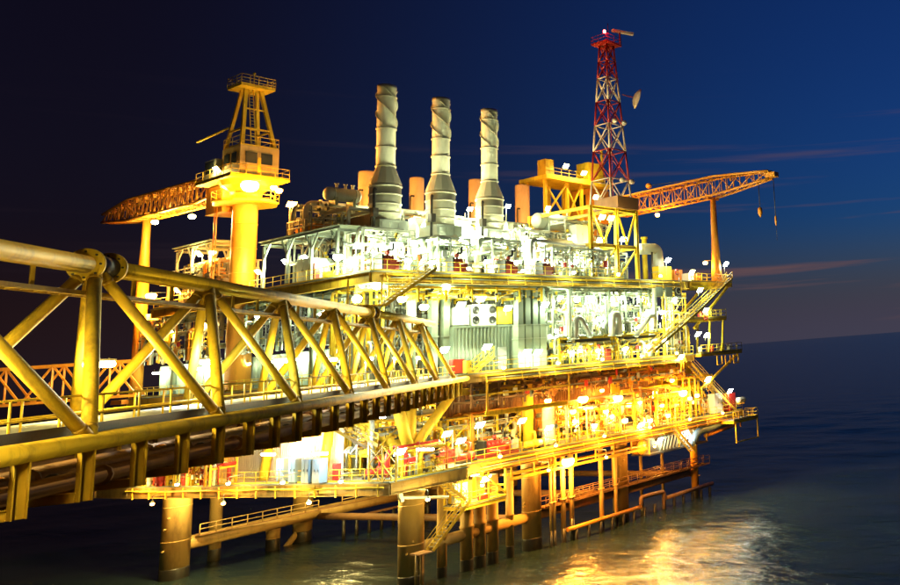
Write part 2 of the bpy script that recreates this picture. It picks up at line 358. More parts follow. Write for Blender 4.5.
# ------------------------------------------------------------------ truss bridge (triangular section, 45 degrees to the platform)
Q = 0.70710678
def BP(s, n, z): return V(((s + n) * Q, (s - n) * Q, z))
NB, NT, NF, ZB, ZT = -13.9, -16.1, -18.3, 18.7, 24.1
S0, DS = 27.9, 7.9
def bridge():
    br = thing('truss_bridge', 'big yellow tubular truss bridge with flanged top chord leading onto the platform', 'bridge', BP(S0, NT, ZB))
    sA = S0 - 2 * DS; sE = 87.0
    # the top chord in three bolted lengths with flange collars
    joints = [S0 + DS / 2 + 0.25, S0 + DS / 2 + 4 * DS + 0.2]
    for a, b in ((sA, joints[0]), (joints[0], joints[1]), (joints[1], S0 + DS / 2 + 6.7 * DS)):
        MB().tube(BP(a, NT, ZT), BP(b, NT, ZT), 0.29, 20).build('top_chord', 'yellow', br)
    for j in joints:
        for d in (-0.62, 0.62):
            fl = MB(); fl.tube(BP(j + d - 0.05, NT, ZT), BP(j + d + 0.05, NT, ZT), 0.52, 28)
            fo = fl.build('flange', 'yellow', br)
            for k in range(8):
                a = k * math.pi / 4
                off = V((Q * math.cos(a), -Q * math.cos(a), math.sin(a))) * 0.42
                g = MB(); c0 = BP(j + d, NT, ZT) + off
                g.tube(c0 - V((Q, Q, 0)) * 0.09, c0 + V((Q, Q, 0)) * 0.09, 0.035, 6)
                g.build('bolt', 'darksteel', fo)
        MB().tube(BP(j - 0.57, NT, ZT), BP(j + 0.57, NT, ZT), 0.36, 20).build('coupling', 'darksteel', br)
    for nn in (NB, NF):
        MB().tube(BP(sA, nn, ZB), BP(sE + (3.5 if nn == NB else -2.5), nn, ZB), 0.25, 16).build('bottom_chord', 'yellow', br)
    for k in range(-2, 7):
        st = S0 + DS / 2 + k * DS
        if st > sE: break
        for nn in (NB, NF):
            for sb, rr in ((S0 + k * DS, 0.18), (S0 + (k + 1) * DS, 0.165)):
                MB().tube(BP(st + (0.12 if sb > st else -0.12), NT + (0.12 if nn == NB else -0.12), ZT - 0.2), BP(sb, nn, ZB + 0.1), rr, 14).build('brace', 'yellow', br)
                p_, q_ = BP(st + (0.12 if sb > st else -0.12), NT + (0.12 if nn == NB else -0.12), ZT - 0.2), BP(sb, nn, ZB + 0.1)
                for f in (0.055, 0.945): c_ = p_.lerp(q_, f); d_ = (q_ - p_).normalized(); MB().lathe(c_, [(rr, -.05), (rr * 1.1, -.02), (rr * 1.1, .02), (rr, .05)], 14, d_).build('weld_ring', 'yellow_dirty', br)
    # floor: cross beams, grating, handrails
    for k in range(0, 28):
        s = sA + 2.633 * k
        if s > sE - 1: break
        MB().ibeam(BP(s, NB - 0.2, ZB), BP(s, NF + 0.2, ZB), 0.16, 0.3, 0.025).build('cross_beam', 'yellow_dirty', br)
    g = MB()
    for a in np.arange(sA, sE, 2.633):
        g.quad([BP(a + 0.02, NB - 0.75, ZB + 0.2), BP(a + 2.6, NB - 0.75, ZB + 0.2), BP(a + 2.6, NB - 2.6, ZB + 0.2), BP(a + 0.02, NB - 2.6, ZB + 0.2)])
        g.quad([BP(a + 0.02, NB - 2.6, ZB + 0.16), BP(a + 2.6, NB - 2.6, ZB + 0.16), BP(a + 2.6, NB - 0.75, ZB + 0.16), BP(a + 0.02, NB - 0.75, ZB + 0.16)])
    g.build('walkway_grating', 'grating', br)
    for nn, m in ((NB - 0.7, 'yellow'), (NB - 2.65, 'yellow')):
        rl = MB()
        for h in (0.55, 1.08): rl.tube(BP(sA, nn, ZB + 0.2 + h), BP(sE, nn, ZB + 0.2 + h), 0.032, 8)
        ro = rl.build('handrail', m, br); first = None
        for s in np.arange(sA, sE, 1.975):
            if first is None: first = MB().tube(BP(s, nn, ZB + 0.1), BP(s, nn, ZB + 1.28), 0.032, 6).build('post', m, ro); s_0 = s
            else: piece(first, 'post', ro, V((Q, Q, 0)) * (s - s_0))
    # side curb plate just inside the near chord, cable ducts on the floor
    MB().bar(BP(sA, NB - 0.45, ZB + 0.34), BP(sE, NB - 0.45, ZB + 0.34), 0.03, 0.3).build('kick_plate', 'darksteel', br)
    for q, rr, m in ((-3.0, 0.15, 'white'), (-3.4, 0.11, 'galv'), (-3.75, 0.16, 'white')):
        MB().tube(BP(sA, NB + q, ZB + 0.38), BP(sE + 2, NB + q, ZB + 0.38), rr, 10).build('pipe', m, br)
    # cable ladder slung under the top chord
    tr = MB()
    for d in (-0.22, 0.22): tr.bar(BP(sA, NT + d, ZT - 0.95), BP(sE - 6, NT + d, ZT - 0.95), 0.03, 0.14)
    for s in np.arange(sA, sE - 6, 0.6): tr.bar(BP(s, NT - 0.22, ZT - 0.98), BP(s, NT + 0.22, ZT - 0.98), 0.05, 0.03)
    to = tr.build('cable_ladder', 'yellow_dirty', br)
    for j in (-0.1, 0.02, 0.13): MB().tube(BP(sA, NT + j, ZT - 0.93), BP(sE - 6, NT + j, ZT - 0.93), 0.035, 6).build('cable', 'grey', to)
    first = None
    for s in np.arange(sA + 1.1, sE - 6, 2.633):
        if first is None: first = MB().bar(BP(s, NT, ZT - 0.25), BP(s, NT, ZT - 0.98), 0.1, 0.1).build('hanger', 'yellow_dirty', br); s_0 = s
        else: piece(first, 'hanger', br, V((Q, Q, 0)) * (s - s_0))
    # pipe rack slung under the floor
    f1 = f2 = f3 = None
    for k in range(28):
        s = S0 - 4 * 2.633 + 2.633 * k
        if s > sE - 1: break
        o = V((Q, Q, 0)) * (2.633 * k)
        if f1 is None:
            s_0 = s
            f1 = MB().ibeam(BP(s, NB - 0.02, ZB - 0.22), BP(s, NB - 0.02, 17.15), 0.3, 0.3, 0.03).build('rack_post', 'yellow_dirty', br)
            f2 = MB().ibeam(BP(s, NF + 0.02, ZB - 0.22), BP(s, NF + 0.02, 17.15), 0.26, 0.26, 0.03).build('rack_post', 'yellow_dirty', br)
            f3 = MB().ibeam(BP(s, NB - 0.2, 17.27), BP(s, NF + 0.2, 17.27), 0.18, 0.26, 0.025).build('rack_beam', 'yellow_dirty', br)
        else:
            piece(f1, 'rack_post', br, o); piece(f2, 'rack_post', br, o); piece(f3, 'rack_beam', br, o)
    sP = sA + 6
    for n_, z_, rr, m in ((-0.75, 17.36, 0.22, 'brown'), (-1.35, 17.34, 0.2, 'brown'), (-1.9, 17.30, 0.16, 'darksteel'), (-2.5, 17.38, 0.24, 'brown'), (-3.2, 17.33, 0.19, 'orange'), (-3.8, 17.38, 0.24, 'brown')):
        z_ += 0.26; pb = MB().tube(BP(sP, NB + n_, z_), BP(sE, NB + n_, z_), rr, 10)
        for s in np.arange(sP + 3, sE, 9.0): pb.tube(BP(s - 0.05, NB + n_, z_), BP(s + 0.05, NB + n_, z_), rr * 1.45, 10)
        pb.build('pipe', m, br)
    MB().ibeam(BP(sP, NF, 17.02), BP(sE, NF, 17.02), 0.2, 0.26, 0.03).build('rack_stringer', 'yellow_dirty', br)
    MB().ibeam(BP(sP, NF + 0.05, 17.9), BP(sE, NF + 0.05, 17.9), 0.3, 0.5, 0.03).build('rack_stringer', 'brown', br)
    return br
bridge()

# ------------------------------------------------------------------ jacket: legs, braces, conductors
XA = [49.6, 63.4, 76.7, 90.0]; YA = 75.9
jk = thing('platform_jacket', 'ochre tubular steel jacket of legs and braces standing in the sea under the platform', 'platform jacket', (XA[0], YA, 0))
def leg(x, y, r, top, jk=jk, m='leg', tide=1.1, marks=True):
    g = MB().lathe((x, y, 0), [(r, tide), (r, top - 1.0), (r * 1.05, top - 0.95), (r * 1.05, top)], 24)
    o = g.build('leg', m, jk)
    MB().lathe((x, y, 0), [(r * 1.03, -3), (r * 1.03, tide - 0.05), (r * 0.995, tide + 0.1)], 24).build('tidal_band', 'tide', o)
    for z in (top * 0.42, top * 0.8): MB().lathe((x, y, z), [(r * 1.012, -0.05), (r * 1.025, 0), (r * 1.012, 0.05)], 24).build('weld_band', m, o)
    if marks:
        for k in range(3):
            a = rnd.uniform(3.2, 5.2); z = rnd.uniform(2.5, top - 2)
            d = V((math.cos(a), math.sin(a), 0)); MB().tube(V((x, y, z)) + d * r * 0.95, V((x, y, z)) + d * (r + 0.22), 0.09, 8).build('padeye', 'leg', o)
    return o
leg(49.6, YA, 1.1, 9.3)
for x, r in ((63.4, 1.0), (76.7, 0.95)): leg(x, YA, r, 9.3)
leg(90.3, YA - 0.4, 0.5, 9.3, m='orange')
leg(44.2, 108.4, 1.28, 9.3); leg(50.4, 114.2, 0.62, 9.4, marks=False); leg(59.3, 112.8, 1.05, 9.4); leg(55.5, 111.9, 0.72, 3.0, marks=False)
for x in (73.5, 88): leg(x, 110, 1.0, 9.4, marks=False)
def brace(p0, p1, r, m='leg', name='brace', n=16): return MB().tube(p0, p1, r, n).build(name, m, jk)
zb = 3.35
for a, b in zip(XA, XA[1:]): brace((a + 0.6, YA, zb), (b - 0.6, YA, zb), 0.55, 'brown' if a > 60 else 'leg')
brace((44.2, 108.4, zb), (59.3, 109.6, zb + 0.1), 0.72); brace((59.3, 109.6, zb + 0.1), (73.5, 109.8, zb), 0.7); brace((73.5, 110, zb), (88, 110, zb), 0.6)
for xa, xb in ((63.4, 59.3), (76.7, 73.5), (90, 88)): brace((xa, YA, zb - 0.3), (xb, 109, zb - 0.3), 0.4, 'brown')
brace((59.3, 112.8, 1.8), (56.2, 112, -1.2), 0.35, 'leg'); brace((63.4, YA, 8.6), (70, YA, 9.4), 0.3)
# jacket walkway on the front brace, with fenders
wk = thing('jacket_walkway', 'narrow rusty walkway with pipe handrail along the front jacket brace', 'walkway', (64, YA - 0.7, 4.0))
MB().bb((64.2, YA - 1.3, 3.95), (92.5, YA - 0.25, 4.05)).build('walkway_grating', 'brown', wk)
rail(wk, [(64.2, YA - 1.3, 4.05), (92.5, YA - 1.3, 4.05)], 1.1, 'brown', 1.6, r=0.045)
rail(wk, [(64.2, YA - 0.25, 4.05), (92.5, YA - 0.25, 4.05)], 1.1, 'brown', 1.6, r=0.045)
wk2 = thing('jacket_walkway', 'narrow walkway with ochre handrail along the rear jacket brace', 'walkway', (46, 107.5, 4.1))
MB().bb((45.6, 106.6, 4.1), (72, 107.9, 4.2)).build('walkway_grating', 'brown', wk2)
rail(wk2, [(45.6, 106.6, 4.2), (57.8, 106.6, 4.2)], 1.1, 'leg', 1.6, r=0.05); rail(wk2, [(60.6, 106.6, 4.2), (72, 106.6, 4.2)], 1.1, 'leg', 1.6, r=0.05)
fd = thing('boat_fender', 'rusty boat fender frame of dark posts below the front walkway', 'fender', (70, YA - 1.6, 0.4))
MB().tube((66.8, YA - 1.7, 1.2), (78.4, YA - 1.7, 1.2), 0.24, 12).build('rail', 'orange', fd)
MB().path([(78.4, YA - 1.7, 1.2), (78.4, YA - 1.7, 2.3), (82.5, YA - 1.7, 2.2), (82.5, YA - 1.7, -0.6)], 0.26, 10, 0.3).build('rail', 'brown', fd)
MB().tube((83.0, YA - 1.7, 1.35), (92.4, YA - 1.7, 1.35), 0.26, 12).build('rail', 'brown', fd)
f0 = None
for k in range(14):
    x = 68 + k * 1.82
    if f0 is None: f0 = MB().tube((x, YA - 1.75, -1.5), (x, YA - 1.75, 1.05), 0.2, 8).build('post', 'tide', fd)
    else: piece(f0, 'post', fd, V((k * 1.82, 0, 0)))
f0 = None
fr = thing('boat_fender', 'row of dark fender posts hanging below the rear jacket brace', 'fender', (60, 107, 0))
MB().bar((61, 107.2, 2.35), (76, 107.2, 2.35), 0.25, 0.25).build('rail', 'brown', fr)
for k in range(10):
    x = 61.2 + k * 1.6
    if f0 is None: f0 = MB().tube((x, 107.2, -1.0), (x, 107.2, 2.3), 0.2, 8).build('post', 'tide', fr)
    else: piece(f0, 'post', fr, V((k * 1.6, 0, 0)))
# well conductors, each a pipe of its own
CL = 'thick ochre well conductor pipe rising from the sea beside the front corner leg'
for x, r, CL in ((52.7, 0.44, 'slim ochre conductor pipe, the one nearest the front corner leg'), (55.4, 0.60, 'thick ochre conductor pipe, second from the front corner leg'), (56.9, 0.56, 'thick ochre conductor pipe, third from the front corner leg'), (58.4, 0.56, 'thick ochre conductor pipe, fourth from the front corner leg'), (60.5, 0.40, 'slim ochre conductor pipe standing next to the second leg')):
    c = thing('conductor_pipe', CL, 'pipe', (x, YA - 0.1, 0), 'well conductors below the front corner')
    MB().lathe((x, YA - 0.1, 0), [(r, 1.0), (r, 4.0), (r * 1.12, 4.03), (r * 1.12, 4.2), (r, 4.25), (r, 8.6)], 18).build('casing', 'leg', c)
    MB().lathe((x, YA - 0.1, 0), [(r * 1.02, -3), (r * 1.02, 0.95), (r * 0.99, 1.05)], 18).build('tidal_band', 'tide', c)
RL = 'slim ochre riser pipe dropping from the lower deck to the jacket walkway'
for x, y, r, b in ((66.6, 74.6, 0.27, 0.6), (67.8, 74.6, 0.27, 1.4), (72.3, 74.6, 0.27, -1), (74.6, 74.6, 0.22, -1), (65.0, 74.2, 0.17, 0.8), (64.5, 74.2, 0.15, 0.8), (81.0, 76.5, 0.2, -1), (85.0, 76.5, 0.2, -1)):
    c = thing('riser_pipe', RL, 'pipe', (x, y, b), 'riser pipes under the lower deck')
    g = MB().tube((x, y, b), (x, y, 9.3), r, 12).tube((x, y, 4.4), (x, y, 4.6), r * 1.5, 12).tube((x, y, 8.2), (x, y, 8.4), r * 1.4, 12)
    g.build('pipe', 'leg', c); MB().tube((x, y, -2), (x, y, max(b, 0.0) + 0.8), r * 1.06, 12).build('tidal_band', 'tide', c)

# ------------------------------------------------------------------ decks
ZL, ZM, ZU = 10.5, 19.15, 29.15
def deck(name, label, poly, z, depth, gm, pm, beams, bm='brown'):
    """poly: corner list (counter-clockwise seen from above); edge girders, plate and floor beams"""
    P = [V((x, y, z)) for x, y in poly]; root = thing(name, label, 'deck', P[0])
    pl = MB(); pl.quad([p for p in P]); pl.quad([p - V((0, 0, 0.12)) for p in reversed(P)])
    for a, b in zip(P, P[1:] + P[:1]): pl.quad([a - V((0, 0, 0.12)), b - V((0, 0, 0.12)), b, a])
    pl.build('deck_plate', pm, root)
    for a, b in zip(P, P[1:] + P[:1]):
        d = (b - a).normalized(); inn = V((-d.y, d.x, 0)) * 0.2; o = V((0, 0, -0.12 - depth / 2 - 0.004))
        g = MB().ibeam(a + inn + o + d * 0.03, b + inn + o - d * 0.03, 0.34, depth, 0.05)
        n = max(2, int((b - a).length / 2.2))
        for k in range(1, n):
            q = a.lerp(b, k / n) + inn + o; g.bar(q - V((0, 0, depth / 2 - 0.06)), q + V((0, 0, depth / 2 - 0.06)), 0.04, 0.32) if abs(d.x) > 0.5 else g.bar(q - V((0, 0, depth / 2 - 0.06)), q + V((0, 0, depth / 2 - 0.06)), 0.32, 0.04)
        g.build('edge_girder', gm, root)
    for (x0, y0, x1, y1, dep) in beams:
        MB().ibeam((x0, y0, z - 0.13 - dep / 2), (x1, y1, z - 0.13 - dep / 2), 0.24, dep, 0.03).build('floor_beam', bm, root)
    return root
lowp = [(44.5, 71.2), (52.3, 71.2), (52.4, 73.0), (99.0, 73.0), (99.0, 112), (38.2, 112), (38.7, 106.1)]
low = deck('lower_deck', 'lower deck with brown edge girders above the jacket legs and orange lamps', lowp, ZL, 1.05, 'girder', 'deckplate',
           [(x, 73.6, x, 111.5, 0.8) for x in np.arange(47, 98, 3.4)] + [(45, y, 98.5, y, 0.95) for y in (76.2, 84, 92, 100, 108)])
mid = deck('middle_deck', 'middle deck with dark edge girder where the truss bridge lands', [(46.5, 73.0), (88.5, 73.0), (88.5, 121), (43.6, 121), (43.6, 76.0)], ZM, 0.8, 'girder', 'deckplate',
           [(x, 73.6, x, 120.5, 0.6) for x in np.arange(47, 88, 3.4)] + [(45, y, 88, y, 0.8) for y in (76.2, 84, 92, 100, 108)])
upp = deck('upper_deck', 'upper deck with olive edge girder carrying the exhaust stacks', [(43.5, 73.0), (88.3, 73.0), (88.3, 116), (43.5, 116)], ZU, 0.95, 'yellow_dirty', 'deckplate',
           [(x, 73.6, x, 115.5, 0.7) for x in np.arange(46, 88, 2.8)] + [(44, y, 88, y, 0.9) for y in (76.2, 84, 92, 100, 108)], 'greygreen')
# pipes, conduit and brackets carried on the outer faces of the edge girders
for dk_, x0, x1, z, seed in ((low, 54.0, 98.5, ZL, 71), (mid, 54.5, 88.2, ZM, 72), (upp, 44.0, 88.0, ZU, 73)):
    g_ = random.Random(seed)
    for k, (dz, r, m) in enumerate(((-0.35, 0.09, 'yellow'), (-0.62, 0.06, 'galv'), (-0.85, 0.1, 'orange' if z < 12 else 'yellow_dirty'))):
        a = x0 + g_.uniform(0, 3); b = x1 - g_.uniform(0, 4)
        pts = [(a, 72.85, z + dz), (b, 72.85, z + dz), (b, 72.85, z + dz + g_.choice((-1.4, 1.0)))]
        MB().path(pts, r, 8, .3).build('edge_pipe', m, dk_)
    first = None
    for x in np.arange(x0 + 1, x1, 2.2):
        if first is None: x_0 = x; first = MB().bar((x, 72.98, z - 0.15), (x, 72.74, z - 1.02), 0.1, 0.08).build('bracket', 'yellow', dk_)
        else: piece(first, 'bracket', dk_, V((x - x_0, 0, 0)))
first = None
for k in range(14):
    t_ = (k + .5) / 14; p_ = V((44.5 + (38.7 - 44.5) * t_ - .1, 71.2 + 34.9 * t_, ZL - .7))
    if first is None: p_0 = p_; first = MB().bar(p_ + V((0, 0, .5)), p_ - V((-.05, 0, .55)), 0.12, 0.1).build('bracket', 'yellow', low)
    else: piece(first, 'bracket', low, p_ - p_0)
MB().path([(44.2, 71.6, ZL - .45), (38.5, 105.5, ZL - .45)], .09, 8).build('edge_pipe', 'yellow', low)
# columns and truss members between the decks
for x in (49.6, 63.4, 76.7, 87.6):
    for y in (76.3, 92, 108):
        MB().tube((x, y, ZL), (x, y, ZM - 0.15), 0.55, 16).build('column', 'yellow', low)
        MB().tube((x, y, ZM), (x, y, ZU - 0.15), 0.45, 16).build('column', 'greygreen', mid)
for y in (84, 100, 112): MB().tube((44.6, y, ZM), (44.6, y, ZU - 0.15), 0.3, 12).build('column', 'greygreen', mid)
for y in (80, 90, 100): MB().tube((43.6, y, ZL), (44.6, y, ZM - 0.15), 0.4, 12).build('column', 'yellow', low)
# big yellow knee braces at the front corner below the bridge landing
for a, b, r in (((49.6, 76.0, 11.6), (46.8, 74.4, 17.9), 0.5), ((49.6, 76.0, 12.4), (53.6, 75.6, 17.2), 0.45), ((49.6, 76.0, 12.0), (45.0, 82.0, 17.6), 0.45)):
    MB().tube(a, b, r, 14).build('knee_brace', 'yellow', low)
MB().ibeam((46.0, 75.2, 17.6), (63.0, 75.2, 15.9 + 1.2), 0.4, 0.7, 0.05).build('truss_beam', 'yellow_dirty', low)
rail(low, [(54.0, 73.15, ZL), (98.8, 73.15, ZL)]); rail(low, [(44.7, 71.4, ZL), (38.9, 106, ZL)]); rail(low, [(98.8, 73.15, ZL), (98.8, 111, ZL)])
rail(mid, [(53.6, 73.15, ZM), (88.3, 73.15, ZM)]); rail(mid, [(43.75, 76.5, ZM), (43.75, 120.6, ZM)]); rail(upp, [(43.65, 73.2, ZU), (43.65, 115.5, ZU)])
rail(upp, [(43.65, 73.15, ZU), (75.5, 73.15, ZU)])

# ------------------------------------------------------------------ equipment builders
def flangeset(mb, p, d, r):
    d = V(d).normalized(); mb.tube(V(p) - d * 0.05, V(p) + d * 0.05, r * 1.5, 10)
def valve(parent, p, r, m='yellow', wheel='red', d=(1, 0, 0)):
    p = V(p); d = V(d).normalized()
    v = MB().tube(p - d * r * 2.2, p + d * r * 2.2, r * 1.25, 8); v.tube(p - d * r * 2.3, p - d * r * 1.9, r * 1.7, 10); v.tube(p + d * r * 1.9, p + d * r * 2.3, r * 1.7, 10)
    v.tube(p, p + V((0, 0, r * 4)), r * 0.5, 6); o = v.build('valve', m, parent)
    MB().torus(p + V((0, 0, r * 4)), r * 1.9, r * 0.28, (0, 0, 1), 12, 5).build('handwheel', wheel, o); return o
def pipework(label, x0, x1, y0, y1, z0, z1, seed, pm, fm='greygreen', group=None, name='pipe_rack', density=1.0, levels=None, drops=True, boxes=True, valves=2):
    g = random.Random(seed); root = thing(name, label, 'pipe rack', ((x0 + x1) / 2, y0, z0), group)
    L = levels or [z0 + (z1 - z0) * f for f in (0.38, 0.68, 0.97)]
    n = max(2, int(round((x1 - x0) / 3.2)) + 1)
    xs = [x0 + 0.1 + (x1 - x0 - 0.2) * k / (n - 1) for k in range(n)]
    for x in xs:
        for y in (y0, y1): MB().ibeam((x, y, z0 + 0.004), (x, y, z1), 0.18, 0.18, 0.025).build('post', fm, root)
        for z in L: MB().ibeam((x, y0 + 0.1, z), (x, y1 - 0.1, z), 0.14, 0.2, 0.02).build('beam', fm, root)
    for z in L[-1:]:
        for y in (y0, y1): MB().ibeam((x0, y, z + 0.12), (x1, y, z + 0.12), 0.14, 0.2, 0.02).build('beam', fm, root)
    if x1 - x0 > 2.5:
        for a, b in list(zip(xs, xs[1:]))[::2]: MB().tube((a, y0 + 0.02, L[0]), (b, y0 + 0.02, L[-1]), 0.06, 6).build('brace', fm, root)
    for z in L:
        y = y0 + 0.3
        while y < y1 - 0.25:
            r = g.choice((0.06, 0.08, 0.1, 0.13, 0.17, 0.22, 0.28)) ; y += r
            if y + r > y1: break
            if g.random() < 0.82 * density:
                a = x0 + g.uniform(-0.3, 0.5) + (g.random() < 0.25) * g.uniform(0, (x1 - x0) * 0.4); b = x1 + g.uniform(-0.5, 0.3) - (g.random() < 0.25) * g.uniform(0, (x1 - x0) * 0.4)
                zz = z + 0.11 + r; pts = [(a, y, zz), (b, y, zz)]
                if drops:
                    k = g.random()
                    if k < 0.35: pts = [(a, y, max(z0 + 0.05, zz - g.uniform(1.2, 4.0)))] + pts
                    elif k < 0.55: pts = [(a, y, zz + g.uniform(0.5, 1.2))] + pts
                    k = g.random()
                    if k < 0.35: pts.append((b, y, max(z0 + 0.05, zz - g.uniform(1.2, 4.0))))
                    elif k < 0.5: pts.append((b, y + g.uniform(0.5, 1.5), zz))
                mb = MB().path(pts, r, 8, r * 3 + 0.08)
                for _ in range(g.randint(1, 3)): flangeset(mb, (g.uniform(a + 0.3, b - 0.3), y, zz), (1, 0, 0), r)
                mb.build('pipe', g.choice(pm), root)
            y += r + g.uniform(0.06, 0.22)
    if drops:
        for _ in range(int((x1 - x0) * 1.9 * density)):
            x = g.uniform(x0, x1); y = y0 + g.choice((-1, -1, 1)) * g.uniform(0.05, 0.5); r = g.choice((0.03, 0.04, 0.05, 0.07, 0.07, 0.1, 0.14, 0.2)); za = z0 + 0.05; zb_ = g.choice(L) + g.uniform(-0.2, 0.5)
            pts = [(x, y, za), (x, y, zb_), (x + g.choice((-1, 1)) * g.uniform(0.4, 1.3), y, zb_)] if g.random() < 0.5 else [(x, y, za), (x, y, zb_), (x, y + 1.2, zb_)]
            mb = MB().path(pts, r, 8, r * 3 + 0.06); flangeset(mb, (x, y, za + (zb_ - za) * 0.4), (0, 0, 1), r); flangeset(mb, (x, y, za + (zb_ - za) * 0.7), (0, 0, 1), r)
            mb.build('pipe', g.choice(pm), root)
    for _ in range(valves):
        valve(root, (g.uniform(x0 + 0.4, x1 - 0.4), y0 - 0.15, z0 + g.uniform(0.7, 1.4)), g.uniform(0.08, 0.15), g.choice(pm + ['yellow']), g.choice(('red', 'yellow', 'darkred')))
    for mm in ('darksteel', pm[0], 'yellow'):
        q = MB()
        for _ in range(int((x1 - x0) * (z1 - z0) * (1.5 if mm != 'yellow' else 0.7))):
            x = g.uniform(x0, x1); y = y0 + g.uniform(-0.35, 0.6); z = g.uniform(z0 + 0.2, z1); k = g.random()
            if k < 0.4: q.box((x, y, z), (g.uniform(0.08, 0.3), g.uniform(0.08, 0.2), g.uniform(0.1, 0.4)))
            elif k < 0.6: q.lathe((x, y, z), [(0.06, -0.02), (0.15, 0), (0.15, 0.08), (0.06, 0.1)], 8, (0, -1, 0))
            elif k < 0.8: q.tube((x, y, z), (x, y, max(z0 + .01, z - g.uniform(0.5, 1.6))), g.uniform(0.018, 0.04), 5)
            else: q.tube((x, y, z), (x + g.uniform(0.5, 1.6), y, z), g.uniform(0.018, 0.04), 5)
        fo = q.build('fittings', mm, root); fo['kind'] = 'stuff'
    if boxes:
        for _ in range(int((x1 - x0) / 2.2) + 1):
            x = g.uniform(x0 + 0.3, x1 - 0.4); z = z0 + g.uniform(0.8, 2.2); w = g.uniform(0.25, 0.6); h = g.uniform(0.3, 0.8)
            MB().box((x, y0 - 0.22, z), (w, 0.2, h)).build('junction_box', g.choice(('white', 'grey', 'galv', 'red', 'cream')), root)
        MB().bar((x0, y0 + 0.05, L[-1] - 0.5), (x1, y0 + 0.05, L[-1] - 0.5), 0.4, 0.1).build('cable_tray', 'galv', root)
    return root
def vessel_h(label, c, r, L, m, axis=(1, 0, 0), group=None, cat='vessel', sm='greygreen'):
    c = V(c); ax = V(axis).normalized(); root = thing('horizontal_vessel', label, cat, c - V((0, 0, r + 0.5)), group)
    p = [(0.01, -L / 2 - r * 0.45), (r * 0.5, -L / 2 - r * 0.38), (r * 0.85, -L / 2 - r * 0.2), (r, -L / 2)]
    prof = p + [(r, L / 2 - 0.001)] + [(a, -b) for a, b in reversed(p)]
    MB().lathe(c, prof, 20, ax).build('shell', m, root)
    for f in (-0.3, 0.3):
        q = c + ax * L * f; MB().box(q - V((0, 0, r * 0.72 + 0.25)), (0.3 if abs(ax.x) > 0.5 else r * 1.7, r * 1.7 if abs(ax.x) > 0.5 else 0.3, r * 0.55 + 0.5)).build('saddle', sm, root)
        MB().lathe(c + ax * (L * f * 1.2), [(r * 1.02, -0.05), (r * 1.03, 0), (r * 1.02, 0.05)], 20, ax).build('band', sm, root)
    for f in (-0.2, 0.1, 0.35):
        q = c + ax * L * f + V((0, 0, r * 0.95)); MB().tube(q, q + V((0, 0, 0.5)), 0.12, 8).tube(q + V((0, 0, 0.42)), q + V((0, 0, 0.5)), 0.2, 10).build('nozzle', m, root)
    return root
def vessel_v(label, c, r, h, m, group=None, ladder=True):
    c = V(c); root = thing('vertical_vessel', label, 'vessel', c, group)
    MB().lathe(c, [(r * 0.9, 0), (r * 0.9, 0.6), (r, 0.65), (r, h - r * 0.5), (r * 0.85, h - r * 0.2), (r * 0.5, h - 0.05), (0.05, h)], 20).build('shell', m, root)
    for f in (0.3, 0.6, 0.85): MB().lathe(c + V((0, 0, h * f)), [(r * 1.01, -0.06), (r * 1.05, 0), (r * 1.01, 0.06)], 20).build('band', m, root)
    MB().tube(c + V((0, 0, h - 0.1)), c + V((0, 0, h + 0.5)), 0.12, 8).tube(c + V((0, 0, h + 0.4)), c + V((0, 0, h + 0.5)), 0.22, 10).build('nozzle', m, root)
    MB().tube(c + V((0, -r * 0.9, h * 0.45)), c + V((0, -r - 0.35, h * 0.45)), 0.18, 8).tube(c + V((0, -r - 0.25, h * 0.45)), c + V((0, -r - 0.35, h * 0.45)), 0.28, 10).build('manway', 'galv', root)
    if ladder:
        g = MB()
        for d in (-0.2, 0.2): g.tube(c + V((r * 0.5 + d, -r - 0.12, 0.2)), c + V((r * 0.5 + d, -r - 0.12, h * 0.95)), 0.025, 6)
        for k in range(int(h / 0.35)): g.tube(c + V((r * 0.5 - 0.2, -r - 0.12, 0.3 + 0.35 * k)), c + V((r * 0.5 + 0.2, -r - 0.12, 0.3 + 0.35 * k)), 0.018, 6)
        g.build('ladder', 'yellow', root)
    return root
def engine_skid(label, c, m, L=3.0, group=None, cat='generator'):
    x, y, z = c; root = thing('engine_skid', label, cat, c, group)
    MB().bb((x - L / 2, y - 0.65, z + 0.004), (x + L / 2, y + 0.65, z + 0.3)).build('skid_frame', 'darkred', root)
    e = MB().bb((x - L * 0.42, y - 0.5, z + 0.3), (x + L * 0.12, y + 0.5, z + 1.25)); e.bb((x - L * 0.36, y - 0.38, z + 1.25), (x + L * 0.05, y + 0.38, z + 1.6))
    for k in range(4): e.tube((x - L * 0.34 + k * L * 0.12, y - 0.52, z + 1.1), (x - L * 0.34 + k * L * 0.12, y - 0.3, z + 1.5), 0.12, 8)
    e.build('engine_block', m, root)
    MB().lathe((x + L * 0.12, y, z + 0.85), [(0.42, 0), (0.45, 0.06), (0.45, L * 0.26), (0.3, L * 0.31)], 16, (1, 0, 0)).build('alternator', m, root)
    MB().bb((x - L * 0.5, y - 0.6, z + 0.35), (x - L * 0.43, y + 0.6, z + 1.7)).build('radiator', 'black', root)
    MB().path([(x - L * 0.1, y, z + 1.55), (x - L * 0.1, y, z + 2.2), (x + L * 0.15, y, z + 2.2), (x + L * 0.15, y, z + 2.9)], 0.11, 8, 0.2).build('exhaust', 'black', root)
    MB().lathe((x - L * 0.1, y, z + 1.75), [(0.1, 0), (0.2, 0.05), (0.2, 0.35), (0.1, 0.4)], 12).build('silencer', m, root)
    MB().bb((x + L * 0.3, y - 0.7, z + 0.5), (x + L * 0.48, y - 0.45, z + 1.4)).build('control_panel', 'grey', root)
    return root
